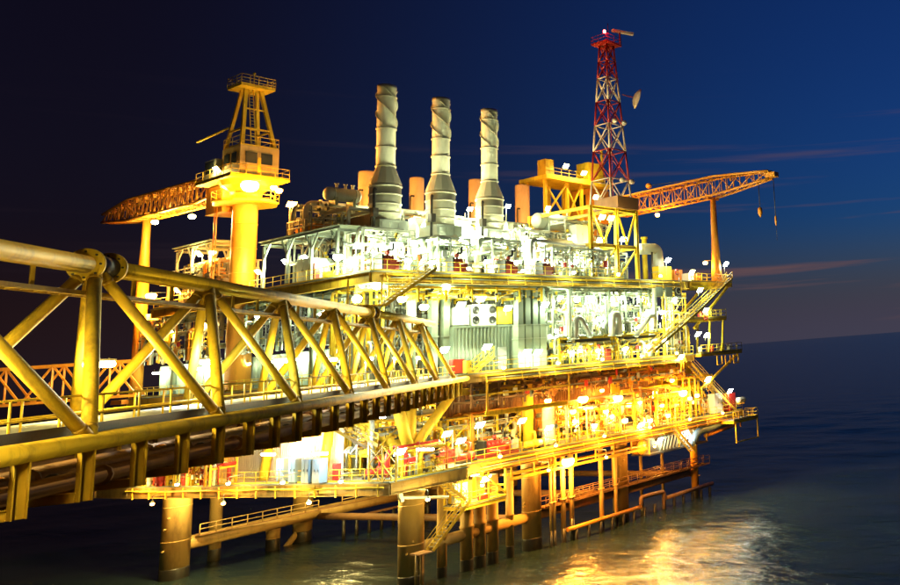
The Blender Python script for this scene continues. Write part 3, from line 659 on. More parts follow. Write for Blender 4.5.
def pump(label, c, m, group=None, s=1.0):
    x, y, z = c; root = thing('pump', label, 'pump', c, group)
    MB().bb((x - 0.9 * s, y - 0.35 * s, z + 0.004), (x + 0.9 * s, y + 0.35 * s, z + 0.18 * s)).build('base', 'darksteel', root)
    MB().lathe((x - 0.7 * s, y, z + 0.55 * s), [(0.2 * s, 0), (0.3 * s, 0.05), (0.3 * s, 0.7 * s), (0.2 * s, 0.78 * s)], 12, (1, 0, 0)).build('motor', m, root)
    MB().lathe((x + 0.35 * s, y, z + 0.55 * s), [(0.2 * s, 0), (0.42 * s, 0.05), (0.42 * s, 0.28 * s), (0.2 * s, 0.33 * s)], 14, (1, 0, 0)).build('casing', m, root)
    MB().path([(x + 0.5 * s, y, z + 0.9 * s), (x + 0.5 * s, y, z + 1.7 * s), (x + 0.5 * s, y + 0.8 * s, z + 1.7 * s)], 0.1 * s, 8, 0.2).build('pipe', m, root)
    return root
def cabinet(label, c, w, d, h, m, group=None, doors=2, face='y', name='cabinet'):
    """box with doors, face 'y' looks to -y, 'x' looks to -x"""
    x, y, z = c; root = thing(name, label, 'cabinet', c, group)
    if face == 'y': MB().bb((x - w / 2, y, z + 0.1), (x + w / 2, y + d, z + h)).build('body', m, root)
    else: MB().bb((x, y - w / 2, z + 0.1), (x + d, y + w / 2, z + h)).build('body', m, root)
    (MB().bb((x - w / 2 + .03, y + .03, z + .004), (x + w / 2 - .03, y + d - .03, z + .1)) if face == 'y' else MB().bb((x + .03, y - w / 2 + .03, z + .004), (x + d - .03, y + w / 2 - .03, z + .1))).build('plinth', 'darksteel', root)
    for k in range(doors):
        a = -w / 2 + w * k / doors + 0.03; b = -w / 2 + w * (k + 1) / doors - 0.03
        if face == 'y':
            o = MB().bb((x + a, y - 0.03, z + 0.16), (x + b, y - 0.002, z + h - 0.06)).build('door', m, root)
            MB().bb((x + b - 0.12, y - 0.07, z + h * 0.5), (x + b - 0.08, y - 0.032, z + h * 0.5 + 0.2)).build('handle', 'black', o)
        else:
            o = MB().bb((x - 0.03, y + a, z + 0.16), (x - 0.002, y + b, z + h - 0.06)).build('door', m, root)
            MB().bb((x - 0.07, y + a + 0.08, z + h * 0.5), (x - 0.032, y + a + 0.12, z + h * 0.5 + 0.2)).build('handle', 'black', o)
    return root
def wall_panels(label, p0, p1, z0, z1, m, pw=1.2, group=None, name='cladding_wall', rib=True):
    """cladding wall of separate ribbed panels between two plan points"""
    a = V((*p0, z0)); b = V((*p1, z0)); d = (b - a); L = d.length; d.normalize(); n = V((d.y, -d.x, 0)); root = thing(name, label, 'wall', a, group)
    k = int(L / pw); first = None
    for i in range(k):
        if first is None:
            g = MB(); q = a + d * 0.02; e = a + d * (L / k - 0.02); H = V((0, 0, z1 - z0))
            g.quad([q, e, e + H, q + H]); g.quad([q - n * 0.06, q + H - n * 0.06, e + H - n * 0.06, e - n * 0.06]); g.quad([q + H, e + H, e + H - n * 0.06, q + H - n * 0.06]); g.quad([q, q + H, q + H - n * 0.06, q - n * 0.06]); g.quad([e, e - n * 0.06, e + H - n * 0.06, e + H])
            if rib:
                for t in (0.12, 0.37, 0.62, 0.87):
                    c = q.lerp(e, t) + n * 0.03; w_ = 0.09
                    g.quad([c - d * w_ - n * .03, c - d * w_ * .5 + n * .03, c - d * w_ * .5 + n * .03 + H, c - d * w_ - n * .03 + H])
                    g.quad([c - d * w_ * .5 + n * .03, c + d * w_ * .5 + n * .03, c + d * w_ * .5 + n * .03 + H, c - d * w_ * .5 + n * .03 + H])
                    g.quad([c + d * w_ * .5 + n * .03, c + d * w_ - n * .03, c + d * w_ - n * .03 + H, c + d * w_ * .5 + n * .03 + H])
            first = g.build('panel', m, root)
        else: piece(first, 'panel', root, d * (L / k * i))
    MB().bar(a - n * 0.12 + V((0, 0, 0.1)), b - n * 0.12 + V((0, 0, 0.1)), 0.1, 0.2).build('rail', 'darksteel', root); MB().bar(a - n * 0.12 + V((0, 0, z1 - z0 - 0.1)), b - n * 0.12 + V((0, 0, z1 - z0 - 0.1)), 0.1, 0.2).build('rail', 'darksteel', root)
    return root

# ------------------------------------------------------------------ exhaust stacks
def stack(label, x, y, group):
    z0 = ZU; root = thing('exhaust_stack', label, 'exhaust stack', (x, y, z0), group)
    sh = 39.35
    MB().lathe((x, y, 0), [(0.9, 41.2), (0.9, 49.75), (0.93, 49.8), (0.93, 50.2), (0.82, 50.2), (0.82, 49.0)], 28).build('shaft', 'stackcream', root)
    for z in (48.9, 45.4, 43.35, 41.3): MB().lathe((x, y, z), [(0.9, -0.07), (1.0, -0.06), (1.0, 0.06), (0.9, 0.07)], 28).build('ring', 'stackcream', root)
    for ph in range(3):                                   # helical strakes
        g = MB(); n = 40
        for k in range(n):
            t0 = k / n; t1 = (k + 1) / n
            def q(t, r): a = ph * 2.094 - t * 4.4; return V((x + r * math.cos(a), y + r * math.sin(a), 45.5 + 4.2 * t))
            g.quad([q(t0, .88), q(t1, .88), q(t1, 1.06), q(t0, 1.06)]); up = V((0, 0, 0.10))
            g.quad([q(t0, 1.06) + up, q(t1, 1.06) + up, q(t1, .88) + up, q(t0, .88) + up]); g.quad([q(t0, 1.06), q(t1, 1.06), q(t1, 1.06) + up, q(t0, 1.06) + up])
        g.build('strake', 'stackcream', root)
    MB().lathe((x, y, 0), [(1.55, sh), (1.5, sh + 0.2), (0.95, 41.1), (0.9, 41.25)], 12, smooth=False).build('cone', 'stackcream', root)
    MB().lathe((x, y, 0), [(1.5, 35.4), (1.5, sh)], 28).build('silencer_drum', 'stackcream', root)
    for z in (36.2, 37.2, 38.2, 39.1): MB().lathe((x, y, z), [(1.5, -0.1), (1.6, -0.05), (1.6, 0.05), (1.5, 0.1)], 28).build('ring', 'stackcream', root)
    MB().bb((x - 1.5, y - 1.6, 33.2), (x + 1.5, y + 1.6, 35.38)).build('plenum', 'white', root)
    for k in range(3):
        MB().bb((x - 1.35 + k * 0.92, y - 1.68, 33.5), (x - 0.55 + k * 0.92, y - 1.602, 35.1)).build('panel', 'white', root)
    MB().bb((x - 1.9, y - 2.2, 33.0), (x + 1.9, y + 1.9, 33.19)).build('support_deck', 'greygreen', root)
    rail(root, [(x - 1.9, y - 2.2, 33.19), (x + 1.9, y - 2.2, 33.19)], m='white', step=1.0)
    for dx in (-1.7, 1.7):
        for dy in (-2.0, 1.7): MB().tube((x + dx, y + dy, z0), (x + dx, y + dy, 33.0), 0.16, 10).build('support_leg', 'white', root)
    for s in (-1, 1): MB().tube((x + s * 1.6, y - 2.02, z0 + 0.2), (x + s * 0.1, y - 2.02, 32.9), 0.11, 8).build('brace', 'white', root)
    MB().path([(x - 1.9, y - 1.2, z0 + 0.1), (x - 1.9, y - 1.2, 38.6), (x - 1.4, y - 0.6, 38.6)], 0.14, 8, 0.4).build('drain_pipe', 'darksteel', root)
    MB().bb((x - 2.2, y - 1.6, 35.6), (x - 1.65, y - 1.0, 36.5)).build('valve_box', 'darksteel', root)
    return root
SG = 'row of three tall exhaust stacks'
stack('tall cream exhaust stack with spiral strakes, the one beside the open shed frame', 50.3, 82.0, SG)
stack('tall cream exhaust stack with spiral strakes, the middle one of the row', 56.65, 82.0, SG)
stack('tall cream exhaust stack with spiral strakes, the one nearest the red lattice mast', 63.0, 82.0, SG)
for x, y, zt, r, lb in ((57.8, 98, 44.5, 0.95, 'short salmon vent stack behind the stack beside the open shed frame'), (64.3, 98, 44.6, 0.85, 'short salmon vent stack between two tall stacks, capless and plain'),
                    (73.1, 98, 45.5, 0.95, 'short salmon vent stack half hidden behind the tall stack nearest the mast'), (80.9, 98, 45.7, 1.0, 'short salmon vent stack with bent pipe, standing apart towards the yellow gantry')):
    o = thing('vent_stack', lb, 'vent stack', (x, y, ZU), 'short salmon stacks')
    MB().lathe((x, y, 0), [(r, ZU), (r, zt - 0.25), (r * 0.96, zt - 0.05), (r * 0.8, zt)], 24).build('shaft', 'stackorange', o)
    for z in (40, 42.5): MB().lathe((x, y, z), [(r, -0.05), (r * 1.06, 0), (r, 0.05)], 24).build('ring', 'stackorange', o)
    MB().path([(x - r - 0.4, y - 0.6, 33), (x - r - 0.4, y - 0.6, 42), (x - r + 0.3, y - 0.4, 42)], 0.12, 8, 0.4).build('drain_pipe', 'darksteel', o)

# ------------------------------------------------------------------ cranes
def boom(root, base, tip, w0, h0, m, rest=None, droop=0.0):
    """lattice box boom, with lacing; base/tip are end centres"""
    base = V(base); tip = V(tip); d = (tip - base).normalized(); u = d.cross(V((0, 0, 1))).normalized(); up = u.cross(d); L = (tip - base).length
    def sec(t):
        f = min(1, 0.35 + t * 4.5) if t < 0.15 else (1 if t < 0.72 else 1 - (t - 0.72) / 0.28 * 0.6)
        c = base.lerp(tip, t); return [c + u * a * w0 / 2 * f + up * b * h0 / 2 * f for a, b in ((-1, -1), (1, -1), (1, 1), (-1, 1))]
    n = 14; S = [sec(k / n) for k in range(n + 1)]
    for j in range(4): MB().path([s[j] for s in S], 0.17, 8).build('boom_chord', m, root)
    first = None
    for k in range(n):
        a, b = S[k], S[k + 1]; g = MB()
        for j in range(4):
            i = (j + 1) % 4; g.tube(a[j], b[i], 0.085, 6); g.tube(a[j], a[i], 0.08, 6)
            g.tube(b[i].lerp(a[i], .5), a[j].lerp(b[j], 0.5), 0.045, 6)
        g.build('lacing', m, root)
    return S
cx, cy = 44.9, 98.6
lc = thing('pedestal_crane', 'orange pedestal crane with square cab and A-frame, boom resting on a post', 'crane', (cx, cy, ZM))
MB().lathe((cx, cy, 0), [(1.14, ZM), (1.14, 37.5), (1.14, 39.6), (1.45, 39.8), (1.45, 40.4)], 28).build('pedestal', 'orange', lc)
for z in (31.5, 34.2, 36.9): MB().lathe((cx, cy, z), [(1.14, -.06), (1.19, -.04), (1.19, .04), (1.14, .06)], 28).build('weld_band', 'orange', lc)
MB().lathe((cx, cy, 40.0), [(2.9, -1.0), (3.1, -0.9), (3.1, -0.75), (1.4, -0.75)], 8, smooth=False).build('service_platform', 'yellow', lc)
pts = [(cx + 3 * math.cos(a * math.pi / 4 + .39), cy + 3 * math.sin(a * math.pi / 4 + .39), 39.25) for a in range(9)]
rail(lc, pts, step=1.2)
MB().lathe((cx, cy, 40.4), [(1.5, 0), (2.3, 0.6), (2.6, 1.1)], 12, smooth=False).build('slew_ring', 'yellow', lc)
MB().bb((cx - 2.9, cy - 3.0, 41.5), (cx + 2.9, cy + 4.6, 41.75)).build('slew_deck', 'yellow', lc)
hs = MB().bb((cx - 1.9, cy - 2.6, 41.76), (cx + 1.9, cy + 1.2, 45.1)).build('machinery_house', 'ochre', lc)
for k in range(2): MB().bb((cx - 1.98, cy - 1.9 + k * 1.5, 43.2), (cx - 1.902, cy - 0.9 + k * 1.5, 44.4)).build('window', 'glass', hs)
for k in range(2): MB().bb((cx - 1.4 + k * 1.5, cy - 2.68, 43.2), (cx - 0.3 + k * 1.5, cy - 2.602, 44.4)).build('window', 'glass', hs)
MB().bb((cx - 0.2, cy - 2.66, 41.9), (cx + 0.1, cy - 2.602, 43.9)).build('door_post', 'yellow', hs)
cb = MB().bb((cx - 2.3, cy + 1.6, 41.76), (cx - 0.6, cy + 4.0, 44.2)).build('cab', 'grey', lc)
MB().bb((cx - 2.36, cy + 2.0, 42.7), (cx - 2.302, cy + 3.7, 43.9)).build('window', 'glass', cb)
rail(lc, [(cx - 2.85, cy - 2.95, 41.75), (cx + 2.85, cy - 2.95, 41.75), (cx + 2.85, cy + 4.5, 41.75)]); rail(lc, [(cx - 2.85, cy - 2.95, 41.75), (cx - 2.85, cy + 4.5, 41.75)])
rail(lc, [(cx - 1.85, cy - 2.55, 45.1), (cx + 1.85, cy - 2.55, 45.1), (cx + 1.85, cy + 1.1, 45.1), (cx - 1.85, cy + 1.1, 45.1), (cx - 1.85, cy - 2.55, 45.1)], m='yellow')
for dx in (-1, 1):
    MB().bar((cx + dx * 1.6, cy - 2.2, 45.1), (cx + dx * 0.75, cy - 0.6, 52.0), 0.34, 0.34).build('a_frame_leg', 'yellow', lc); MB().bar((cx + dx * 1.6, cy + 1.3, 45.1), (cx + dx * 0.75, cy + 0.2, 52.0), 0.3, 0.3).build('a_frame_leg', 'yellow', lc)
    MB().bar((cx + dx * 1.35, cy - 1.8, 47.2), (cx + dx * 1.35, cy + 0.9, 47.2), 0.18, 0.18).build('brace', 'yellow', lc)
MB().bar((cx - 1.35, cy - 1.8, 47.2), (cx + 1.35, cy - 1.8, 47.2), 0.18, 0.18).build('brace', 'yellow', lc); MB().bar((cx - 1.1, cy - 1.2, 49.6), (cx + 1.1, cy - 1.2, 49.6), 0.15, 0.15).build('brace', 'yellow', lc)
ld = MB()
for d in (-0.22, 0.22): ld.tube((cx + d - 0.4, cy - 2.0, 45.1), (cx + d - 0.2, cy - 0.5, 52.0), 0.05, 6)
for k in range(18): t = k / 18; ld.tube((cx - 0.62 + .2 * t, cy - 2.0 + 1.5 * t, 45.2 + 6.8 * t), (cx - 0.18 + .2 * t, cy - 2.0 + 1.5 * t, 45.2 + 6.8 * t), 0.03, 6)
ld.build('ladder', 'yellow', lc)
MB().bb((cx - 1.7, cy - 1.7, 52.0), (cx + 1.7, cy + 1.3, 52.2)).build('top_platform', 'yellow', lc)
rail(lc, [(cx - 1.7, cy - 1.7, 52.2), (cx + 1.7, cy - 1.7, 52.2), (cx + 1.7, cy + 1.3, 52.2), (cx - 1.7, cy + 1.3, 52.2), (cx - 1.7, cy - 1.7, 52.2)], m='yellow', step=0.9, rails=(1, .66, .33))
MB().tube((cx + 0.3, cy, 52.2), (cx + 0.3, cy, 54.0), 0.05, 6).lathe((cx + 0.3, cy, 54.0), [(0.05, 0), (0.18, 0.1), (0.05, 0.3)], 8).build('mast_head', 'yellow', lc)
MB().tube((cx - 1.6, cy + 0.9, 47.6), (cx - 3.0, cy + 4.4, 46.4), 0.12, 8).build('jib_stay', 'yellow', lc)
MB().bb((cx - 1.6, cy + 1.4, 38.4), (cx + 1.4, cy + 5.0, 41.4)).build('boom_foot_cage', 'orange', lc)
boom(lc, (cx - .3, cy + 4.0, 41.6), (cx - .9, cy + 32.5, 41.9), 1.9, 2.6, 'orange')
MB().path([(cx - 1.8, cy + 2.0, ZU), (cx - 1.8, cy + 2.0, 39)], 0.05, 6).path([(cx - 1.8, cy + 2.5, ZU), (cx - 1.8, cy + 2.5, 39)], 0.05, 6).build('ladder', 'orange', lc)
br1 = PX(145, 250, y=122.0)
rs = thing('boom_rest', 'tall orange post with a cradle holding up the crane boom over the bridge', 'boom rest', (br1.x, 122, ZM))
MB().lathe((br1.x, 122, 0), [(0.62, ZM - 0.4), (0.6, 33), (0.42, 38), (0.42, 41.2)], 16).build('post', 'orange', rs)
MB().bar((br1.x - 1.4, 122, 41.35), (br1.x + 1.5, 122, 41.35), 0.5, 0.3).build('cradle', 'orange', rs)
for s in (-1, 1): MB().bar((br1.x + s * 1.35, 122, 41.3), (br1.x + s * 1.85, 122, 42.0), 0.4, 0.2).build('cradle_horn', 'orange', rs)
MB().bb((br1.x - 1.8, 120.6, ZM - 0.6), (br1.x + 1.8, 123.4, ZM - 0.1)).build('foot', 'orange', rs)

# crane over the right end
qx, qy = 95.4, 99.0
rc = thing('lattice_crane', 'orange crane with a long lattice boom over the yellow balconies, hook hanging', 'crane', (qx, qy, ZU))
MB().lathe((qx, qy, 0), [(1.2, ZL), (1.2, 40.2), (1.6, 40.5), (1.6, 41)], 20).build('pedestal', 'orange', rc)
hq = MB().bb((qx - 2.6, qy - 2.2, 41.0), (qx + 1.8, qy + 4, 46.5)).build('machinery_house', 'orange', rc)
MB().bb((qx - 2.66, qy - 1.5, 43.6), (qx - 2.602, qy + 0.8, 45.6)).build('window', 'glass', hq)
for dx in (-1.6, 1.2): MB().bar((qx + dx, qy + 2, 46.5), (qx + dx * .4, qy + 0.4, 50.0), 0.3, 0.3).build('a_frame_leg', 'orange', rc); MB().bar((qx + dx, qy - 1.6, 46.5), (qx + dx * .4, qy + 0.2, 50.0), 0.3, 0.3).build('a_frame_leg', 'orange', rc)
boom(rc, (qx, qy - 2.0, 42.9), (qx, 63.5, 43.6), 2.2, 2.8, 'orange')
MB().box((qx, 63.2, 43.5), (1.1, 1.6, 0.7)).build('boom_head', 'orange', rc)
for y_, z1, kk in ((65.6, 39.2, 0.34), (63.0, 37.6, 0.16)):
    MB().tube((qx, y_, 43.2), (qx, y_, z1), 0.06, 6).build('hoist_rope', 'cable', rc)
    MB().lathe((qx, y_, z1 - 0.9), [(0.05, -0.6), (kk, 0), (kk * 0.9, 0.7), (0.06, 0.9)], 12).build('hook_block', 'orange', rc)
MB().tube((qx, 63, 37), (qx, 63, 34.0), 0.025, 6).build('tag_line', 'cable', rc)
MB().tube((qx, 70.5, 44.8), (qx, 86.0, 45.6), 0.05, 6).build('pendant_rope', 'cable', rc)
MB().lathe((qx, 86.5, 45.6), [(0.1, -0.6), (0.42, -0.3), (0.42, 0.2), (0.1, 0.5)], 10, (0, 1, 0)).build('pendant_sheave', 'orange', rc); MB().tube((qx, 70.5, 43.8), (qx, 70.5, 45.0), 0.18, 8).build('pendant_post', 'orange', rc)
rp_ = thing('boom_rest', 'tall orange post on the yellow corner balcony propping the lattice boom', 'boom rest', (95.8, 74.2, ZU))
MB().lathe((95.7, 74.2, 0), [(0.85, ZU), (0.72, 31), (0.5, 36), (0.42, 41.6)], 16).build('post', 'orange', rp_)
MB().bar((94.4, 74.2, 41.7), (96.9, 74.2, 41.7), 0.4, 0.25).build('cradle', 'orange', rp_)
for s in (-1, 1): MB().bar((95.6 + s * 1.15, 74.2, 41.7), (95.6 + s * 1.45, 74.2, 42.3), 0.3, 0.2).build('cradle_horn', 'orange', rp_)

# ------------------------------------------------------------------ red and white lattice mast on its yellow frame
mx0, mx1, my0, my1 = 77.4, 84.4, 80.0, 86.5
tw = thing('lattice_mast', 'tall lattice radio mast banded red and white with dishes and a red beacon', 'radio mast', ((mx0 + mx1) / 2, my0, 40))
zt0, zt1 = 39.0, 64.0; mcx, mcy = PX(611, 200, y=82.0).x, 82.0
def mc(t, a, b): h = 2.05 * (1 - t) + 0.68 * t; return V((mcx + a * h, mcy + b * h, zt0 + (zt1 - zt0) * t))
bands = [0, .2, .37, .52, .66, .80, 0.90, 1.0]; bm_ = ['towerwhite', 'towerred', 'towerwhite', 'towerred', 'towerwhite', 'towerred', 'towerred']
CN = ((-1, -1), (1, -1), (1, 1), (-1, 1))
for k in range(7):
    t0, t1 = bands[k], bands[k + 1]; m = bm_[k]
    for a, b in CN: MB().tube(mc(t0, a, b), mc(t1, a, b), 0.13, 8).build('leg', m, tw)
    for j in range(4):
        A, B = CN[j], CN[(j + 1) % 4]; tm = (t0 + t1) / 2; g = MB()
        for (p, q) in ((mc(t0, *A), mc(tm, *A).lerp(mc(tm, *B), .5)), (mc(t0, *B), mc(tm, *A).lerp(mc(tm, *B), .5)), (mc(t1, *A), mc(tm, *A).lerp(mc(tm, *B), .5)), (mc(t1, *B), mc(tm, *A).lerp(mc(tm, *B), .5)), (mc(t1, *A), mc(t1, *B))):
            g.tube(p, q, 0.085, 6)
        g.build('lacing', m, tw)
ld = MB()
for d in (-0.25, 0.25): ld.tube((mcx + d, mcy - 0.2, zt0), (mcx + d, mcy - 0.2, zt1), 0.05, 6)
for k in range(50): z = zt0 + 0.3 + k * 0.45; ld.tube((mcx - .25, mcy - .2, z), (mcx + .25, mcy - .2, z), 0.03, 6)
ld.build('ladder', 'towerred', tw)
MB().bb((mcx - 1.5, mcy - 1.5, zt1), (mcx + 1.5, mcy + 1.5, zt1 + 0.12)).build('top_platform', 'towerred', tw)
rail(tw, [(mcx - 1.5, mcy - 1.5, zt1 + .1), (mcx + 1.5, mcy - 1.5, zt1 + .1), (mcx + 1.5, mcy + 1.5, zt1 + .1), (mcx - 1.5, mcy + 1.5, zt1 + .1), (mcx - 1.5, mcy - 1.5, zt1 + .1)], m='towerred')
MB().tube((mcx + .4, mcy, zt1), (mcx + .4, mcy, zt1 + 3.6), 0.05, 6).build('whip_aerial', 'towerred', tw)
MB().bar((mcx + 0.2, mcy - 1.0, zt1 + 2.2), (mcx + 3.2, mcy - 2.2, zt1 + 2.2), 0.5, 0.35).build('radar_scanner', 'towerwhite', tw); MB().tube((mcx + 1.3, mcy - 1.4, zt1), (mcx + 1.3, mcy - 1.4, zt1 + 2.1), 0.12, 8).build('radar_post', 'towerred', tw)
MB().lathe((mcx + 3.2, mcy - 1.8, 56.6), [(0.1, 0.0), (0.6, 0.1), (1.1, 0.32), (1.5, 0.66), (1.5, 0.72), (1.05, 0.42), (0.1, 0.12)], 24, (0.75, -0.5, -0.25)).build('dish', 'towerwhite', tw)
MB().tube((mcx + 1.6, mcy - 1.2, 56.8), (mcx + 3.3, mcy - 1.8, 56.6), 0.08, 8).build('dish_arm', 'towerred', tw)
for z in (43.5, 52.2):
    for d in (-0.9, 0.9): MB().lathe((mcx + d, mcy - 3.0 + (z - 43) * .12, z), [(0.35, 0), (0.35, 0.4), (0.1, 0.55)], 10, (0, -1, 0.1)).build('horn_aerial', 'towerwhite', tw)
bx_ = thing('mast_beacon', 'red obstruction light at the head of the lattice mast', 'lamp', (mcx - 1.9, mcy - 1.6, zt1 + 1.0))
MB().lathe((mcx - 1.9, mcy - 1.6, zt1 + 1.0), [(0.16, 0), (0.2, 0.1), (0.18, 0.4), (0.05, 0.5)], 10).build('lens', 'lens_red', bx_); MB().bar((mcx - 1.4, mcy - 1.5, zt1 + 0.9), (mcx - 2.0, mcy - 1.6, zt1 + 0.95), 0.1, 0.08).build('bracket', 'towerred', bx_)
lightobj(bx_, 'red', 60, (0, -0.3, 0.2), 0.1)
fr_ = thing('support_frame', 'yellow braced steel frame under the lattice mast with brown side panel', 'frame', (mx0, 76, ZU))
fx = (PX(591, 250, y=75.6).x, PX(617, 250, y=75.6).x, PX(637, 250, y=75.6).x)
for x in fx:
    for y in (75.6, 86.5): MB().ibeam((x, y, ZU), (x, y, 38.6), 0.42, 0.42, 0.05).build('post', 'yellow', fr_)
for z in (33.6, 38.4):
    for y in (75.6, 86.5): MB().ibeam((fx[0], y, z), (fx[2], y, z), 0.3, 0.4, 0.04).build('beam', 'yellow', fr_)
    for x in fx: MB().ibeam((x, 75.8, z), (x, 86.3, z), 0.3, 0.4, 0.04).build('beam', 'yellow', fr_)
for a, b in ((0, 1), (1, 2)):
    for z0_, z1_ in ((ZU + .3, 33.3), (33.9, 38.1)):
        MB().bar((fx[a] + .2, 75.6, z0_), (fx[b] - .2, 75.6, z1_) if z0_ < 33 else ((fx[a] + fx[b]) / 2, 75.6, z0_ + .2), 0.2, 0.2).build('brace', 'yellow', fr_) if z0_ < 33 else [MB().bar((fx[a] + .2, 75.6, z1_), ((fx[a] + fx[b]) / 2, 75.6, z0_ + .1), 0.2, 0.2).build('brace', 'yellow', fr_), MB().bar((fx[b] - .2, 75.6, z1_), ((fx[a] + fx[b]) / 2, 75.6, z0_ + .1), 0.2, 0.2).build('brace', 'yellow', fr_)]
MB().bb((fx[1] + .1, 75.3, 38.7), (fx[2] + .25, 79.5, 40.3)).build('top_box', 'brown', fr_)
# yellow gantry tower behind the mast
gt = thing('gantry_tower', 'yellow braced gantry tower with a platform beside the lattice mast', 'tower', (83, 98, ZU))
gp = PX(560, 175, y=96.0)
for x in (83.4, 87.6, 90.5):
    for y in (96, 100): MB().bar((x, y, ZU), (x, y, 46.6), 0.4, 0.4).build('post', 'yellow', gt)
for x0_, x1_ in ((83.4, 87.6), (87.6, 90.5)):
    for z0_, z1_ in ((ZU, 35), (35, 41), (41, 46.5)):
        MB().bar((x0_, 96, z0_), (x1_, 96, z1_), 0.22, 0.22).build('brace', 'yellow', gt); MB().bar((x1_, 96.3, z0_), (x0_, 96.3, z1_), 0.22, 0.22).build('brace', 'yellow', gt)
MB().bb((82.8, 95, 46.6), (96.4, 101, 47.2)).build('platform', 'yellow', gt)
rail(gt, [(82.8, 95.1, 47.2), (96.2, 95.1, 47.2)], 1.2)
MB().bb((82.9, 95.2, 47.2), (84.4, 97, 49.6)).build('cabin', 'yellow_dirty', gt); MB().bb((91.5, 95.4, 47.2), (94.6, 98, 50.4)).build('cabin', 'yellow', gt); MB().bar((95.2, 96, 47.2), (95.0, 96, 53), 0.3, 0.3).build('post', 'yellow', gt)

K0 = 1.0
# ------------------------------------------------------------------ upper deck equipment
WP = ['white', 'white', 'galv', 'galv', 'greygreen', 'grey', 'cream']; YP = ['yellow', 'white', 'galv', 'yellow', 'cream']; OP = ['orange', 'cream', 'brown', 'yellow', 'galv']
def open_shed(label, x0, x1, ys, z0, z1, m='galv', group=None):
    root = thing('open_shed', label, 'shed', (x0, ys[0], z0), group)
    for y in ys:
        for x in (x0, x1): MB().bar((x, y, z0), (x, y, z1), 0.22, 0.22).build('post', m, root)
        MB().ibeam((x0, y, z1 + 0.12), (x1, y, z1 + 0.12), 0.2, 0.26, 0.03).build('beam', m, root)
    for x in (x0, x1):
        MB().ibeam((x, ys[0] - 0.3, z1 + 0.36), (x, ys[-1] + 0.6, z1 + 0.36), 0.24, 0.26, 0.03).build('roof_beam', m, root)
        for a, b in zip(ys, ys[1:]):
            MB().bar((x, a, z1 - 1.3), (x, a + 1.1, z1 + 0.2), 0.14, 0.14).build('knee_brace', m, root); MB().bar((x, b, z1 - 1.3), (x, b - 1.1, z1 + 0.2), 0.14, 0.14).build('knee_brace', m, root)
    MB().bb((x0 - 0.3, ys[0] - 0.4, z1 + 0.5), (x1 + 0.3, ys[-1] + 0.7, z1 + 0.58)).build('roof', 'greygreen', root)
    return root
open_shed('open grey steel shed with knee-braced posts along the upper deck rim beside the crane', 43.9, 47.6, [79.0, 83.4, 87.8, 92.2], ZU, 33.6)
cabinet('small white electrical cabin standing under the knee-braced open shed', (44.6, 86.2, ZU), 2.4, 2.0, 2.6, 'white', face='x')
cabinet('red hose cabinet inside the knee-braced open shed', (44.4, 84.2, ZU), 0.9, 0.5, 1.9, 'darkred', face='x', doors=1)
pump('yellow pump under the open shed roof by its red cabinet', (45.0, 82.0, ZU), 'yellow')
rb = thing('roof_crate', 'ochre open crate frame on the roof of the knee-braced shed', 'crate', (45.7, 87, 34.2))
rail(rb, [(44.4, 84.6, 34.2), (44.4, 89, 34.2), (46.8, 89, 34.2), (46.8, 84.6, 34.2), (44.4, 84.6, 34.2)], 1.5, 'cream', 1.1, rails=(1, .5), r=0.07)
MB().bb((45.0, 85.0, 34.21), (46.4, 88.6, 35.2)).build('crate_body', 'orange', rb)
pf = thing('portal_frame', 'ochre portal frame with brown back panel rising above the open shed roof', 'frame', (46.4, 80, ZU))
py0, py1, pzt = PX(317, 230, x=46.4).y, PX(348, 230, x=46.4).y, PX(330, 214, x=46.4).z
for y in (py0, py1):
    for x in (46.4, 49.0): MB().bar((x, y, ZU), (x, y, pzt), 0.26, 0.26).build('post', 'cream', pf)
    MB().bar((46.4, y, pzt + .13), (49.0, y, pzt + .13), 0.26, 0.28).build('beam', 'cream', pf)
for x in (46.4, 49.0): MB().bar((x, py1 - .3, pzt + .14), (x, py0 + .3, pzt + .14), 0.26, 0.3).build('beam', 'cream', pf); MB().bar((x, py0, pzt - 1.2), (x, py0 - 1.1, pzt), 0.16, 0.16).build('brace', 'cream', pf)
for k in range(5): MB().bb((48.7, py1 + .15 + k * (py0 - py1 - .3) / 5, ZU + 2.6), (48.8, py1 + .1 + (k + 1) * (py0 - py1 - .3) / 5, pzt - .2)).build('panel', 'brown', pf)
pipework('white pipe rack crowded round the foot of the stack beside the shed', 44.8, 49.6, 76.6, 79.6, ZU, 33.6, 11, WP, 'white')
pipework('white pipe rack with valves between the feet of the first two stacks', 51.6, 55.4, 75.2, 79.6, ZU, 33.0, 12, WP, 'white')
pipework('white pipe rack with valves between the feet of the last two stacks', 58.0, 61.8, 75.2, 79.6, ZU, 33.2, 13, WP, 'white')
pipework('tall white pipe rack behind the stack beside the shed, rising above its plenum', 45.0, 54.4, 86.0, 89.8, ZU, 37.4, 14, WP, 'white', levels=[31.5, 33.6, 35.6, 37.2])
pipework('tall white pipe rack behind the middle stack, rising above its plenum', 54.8, 62.4, 86.0, 89.8, ZU, 37.6, 15, WP, 'white', levels=[31.5, 33.6, 35.6, 37.4])
pipework('tall white pipe rack between the last stack and the yellow gantry', 62.8, 71.4, 85.4, 89.2, ZU, 37.4, 16, WP, 'white', levels=[31.5, 33.6, 35.6, 37.2])
pipework('tall cream pipe rack below the yellow gantry tower and mast', 71.8, 80.0, 86.8, 90.4, ZU, 37.0, 17, ['cream', 'white', 'orange', 'galv'], 'yellow', levels=[31.5, 33.4, 35.2, 36.8])
pipework('low white pipe rack on the open deck between last stack and mast frame', 66.0, 75.2, 75.0, 78.8, ZU, 32.8, 18, WP, 'white', density=1.0)
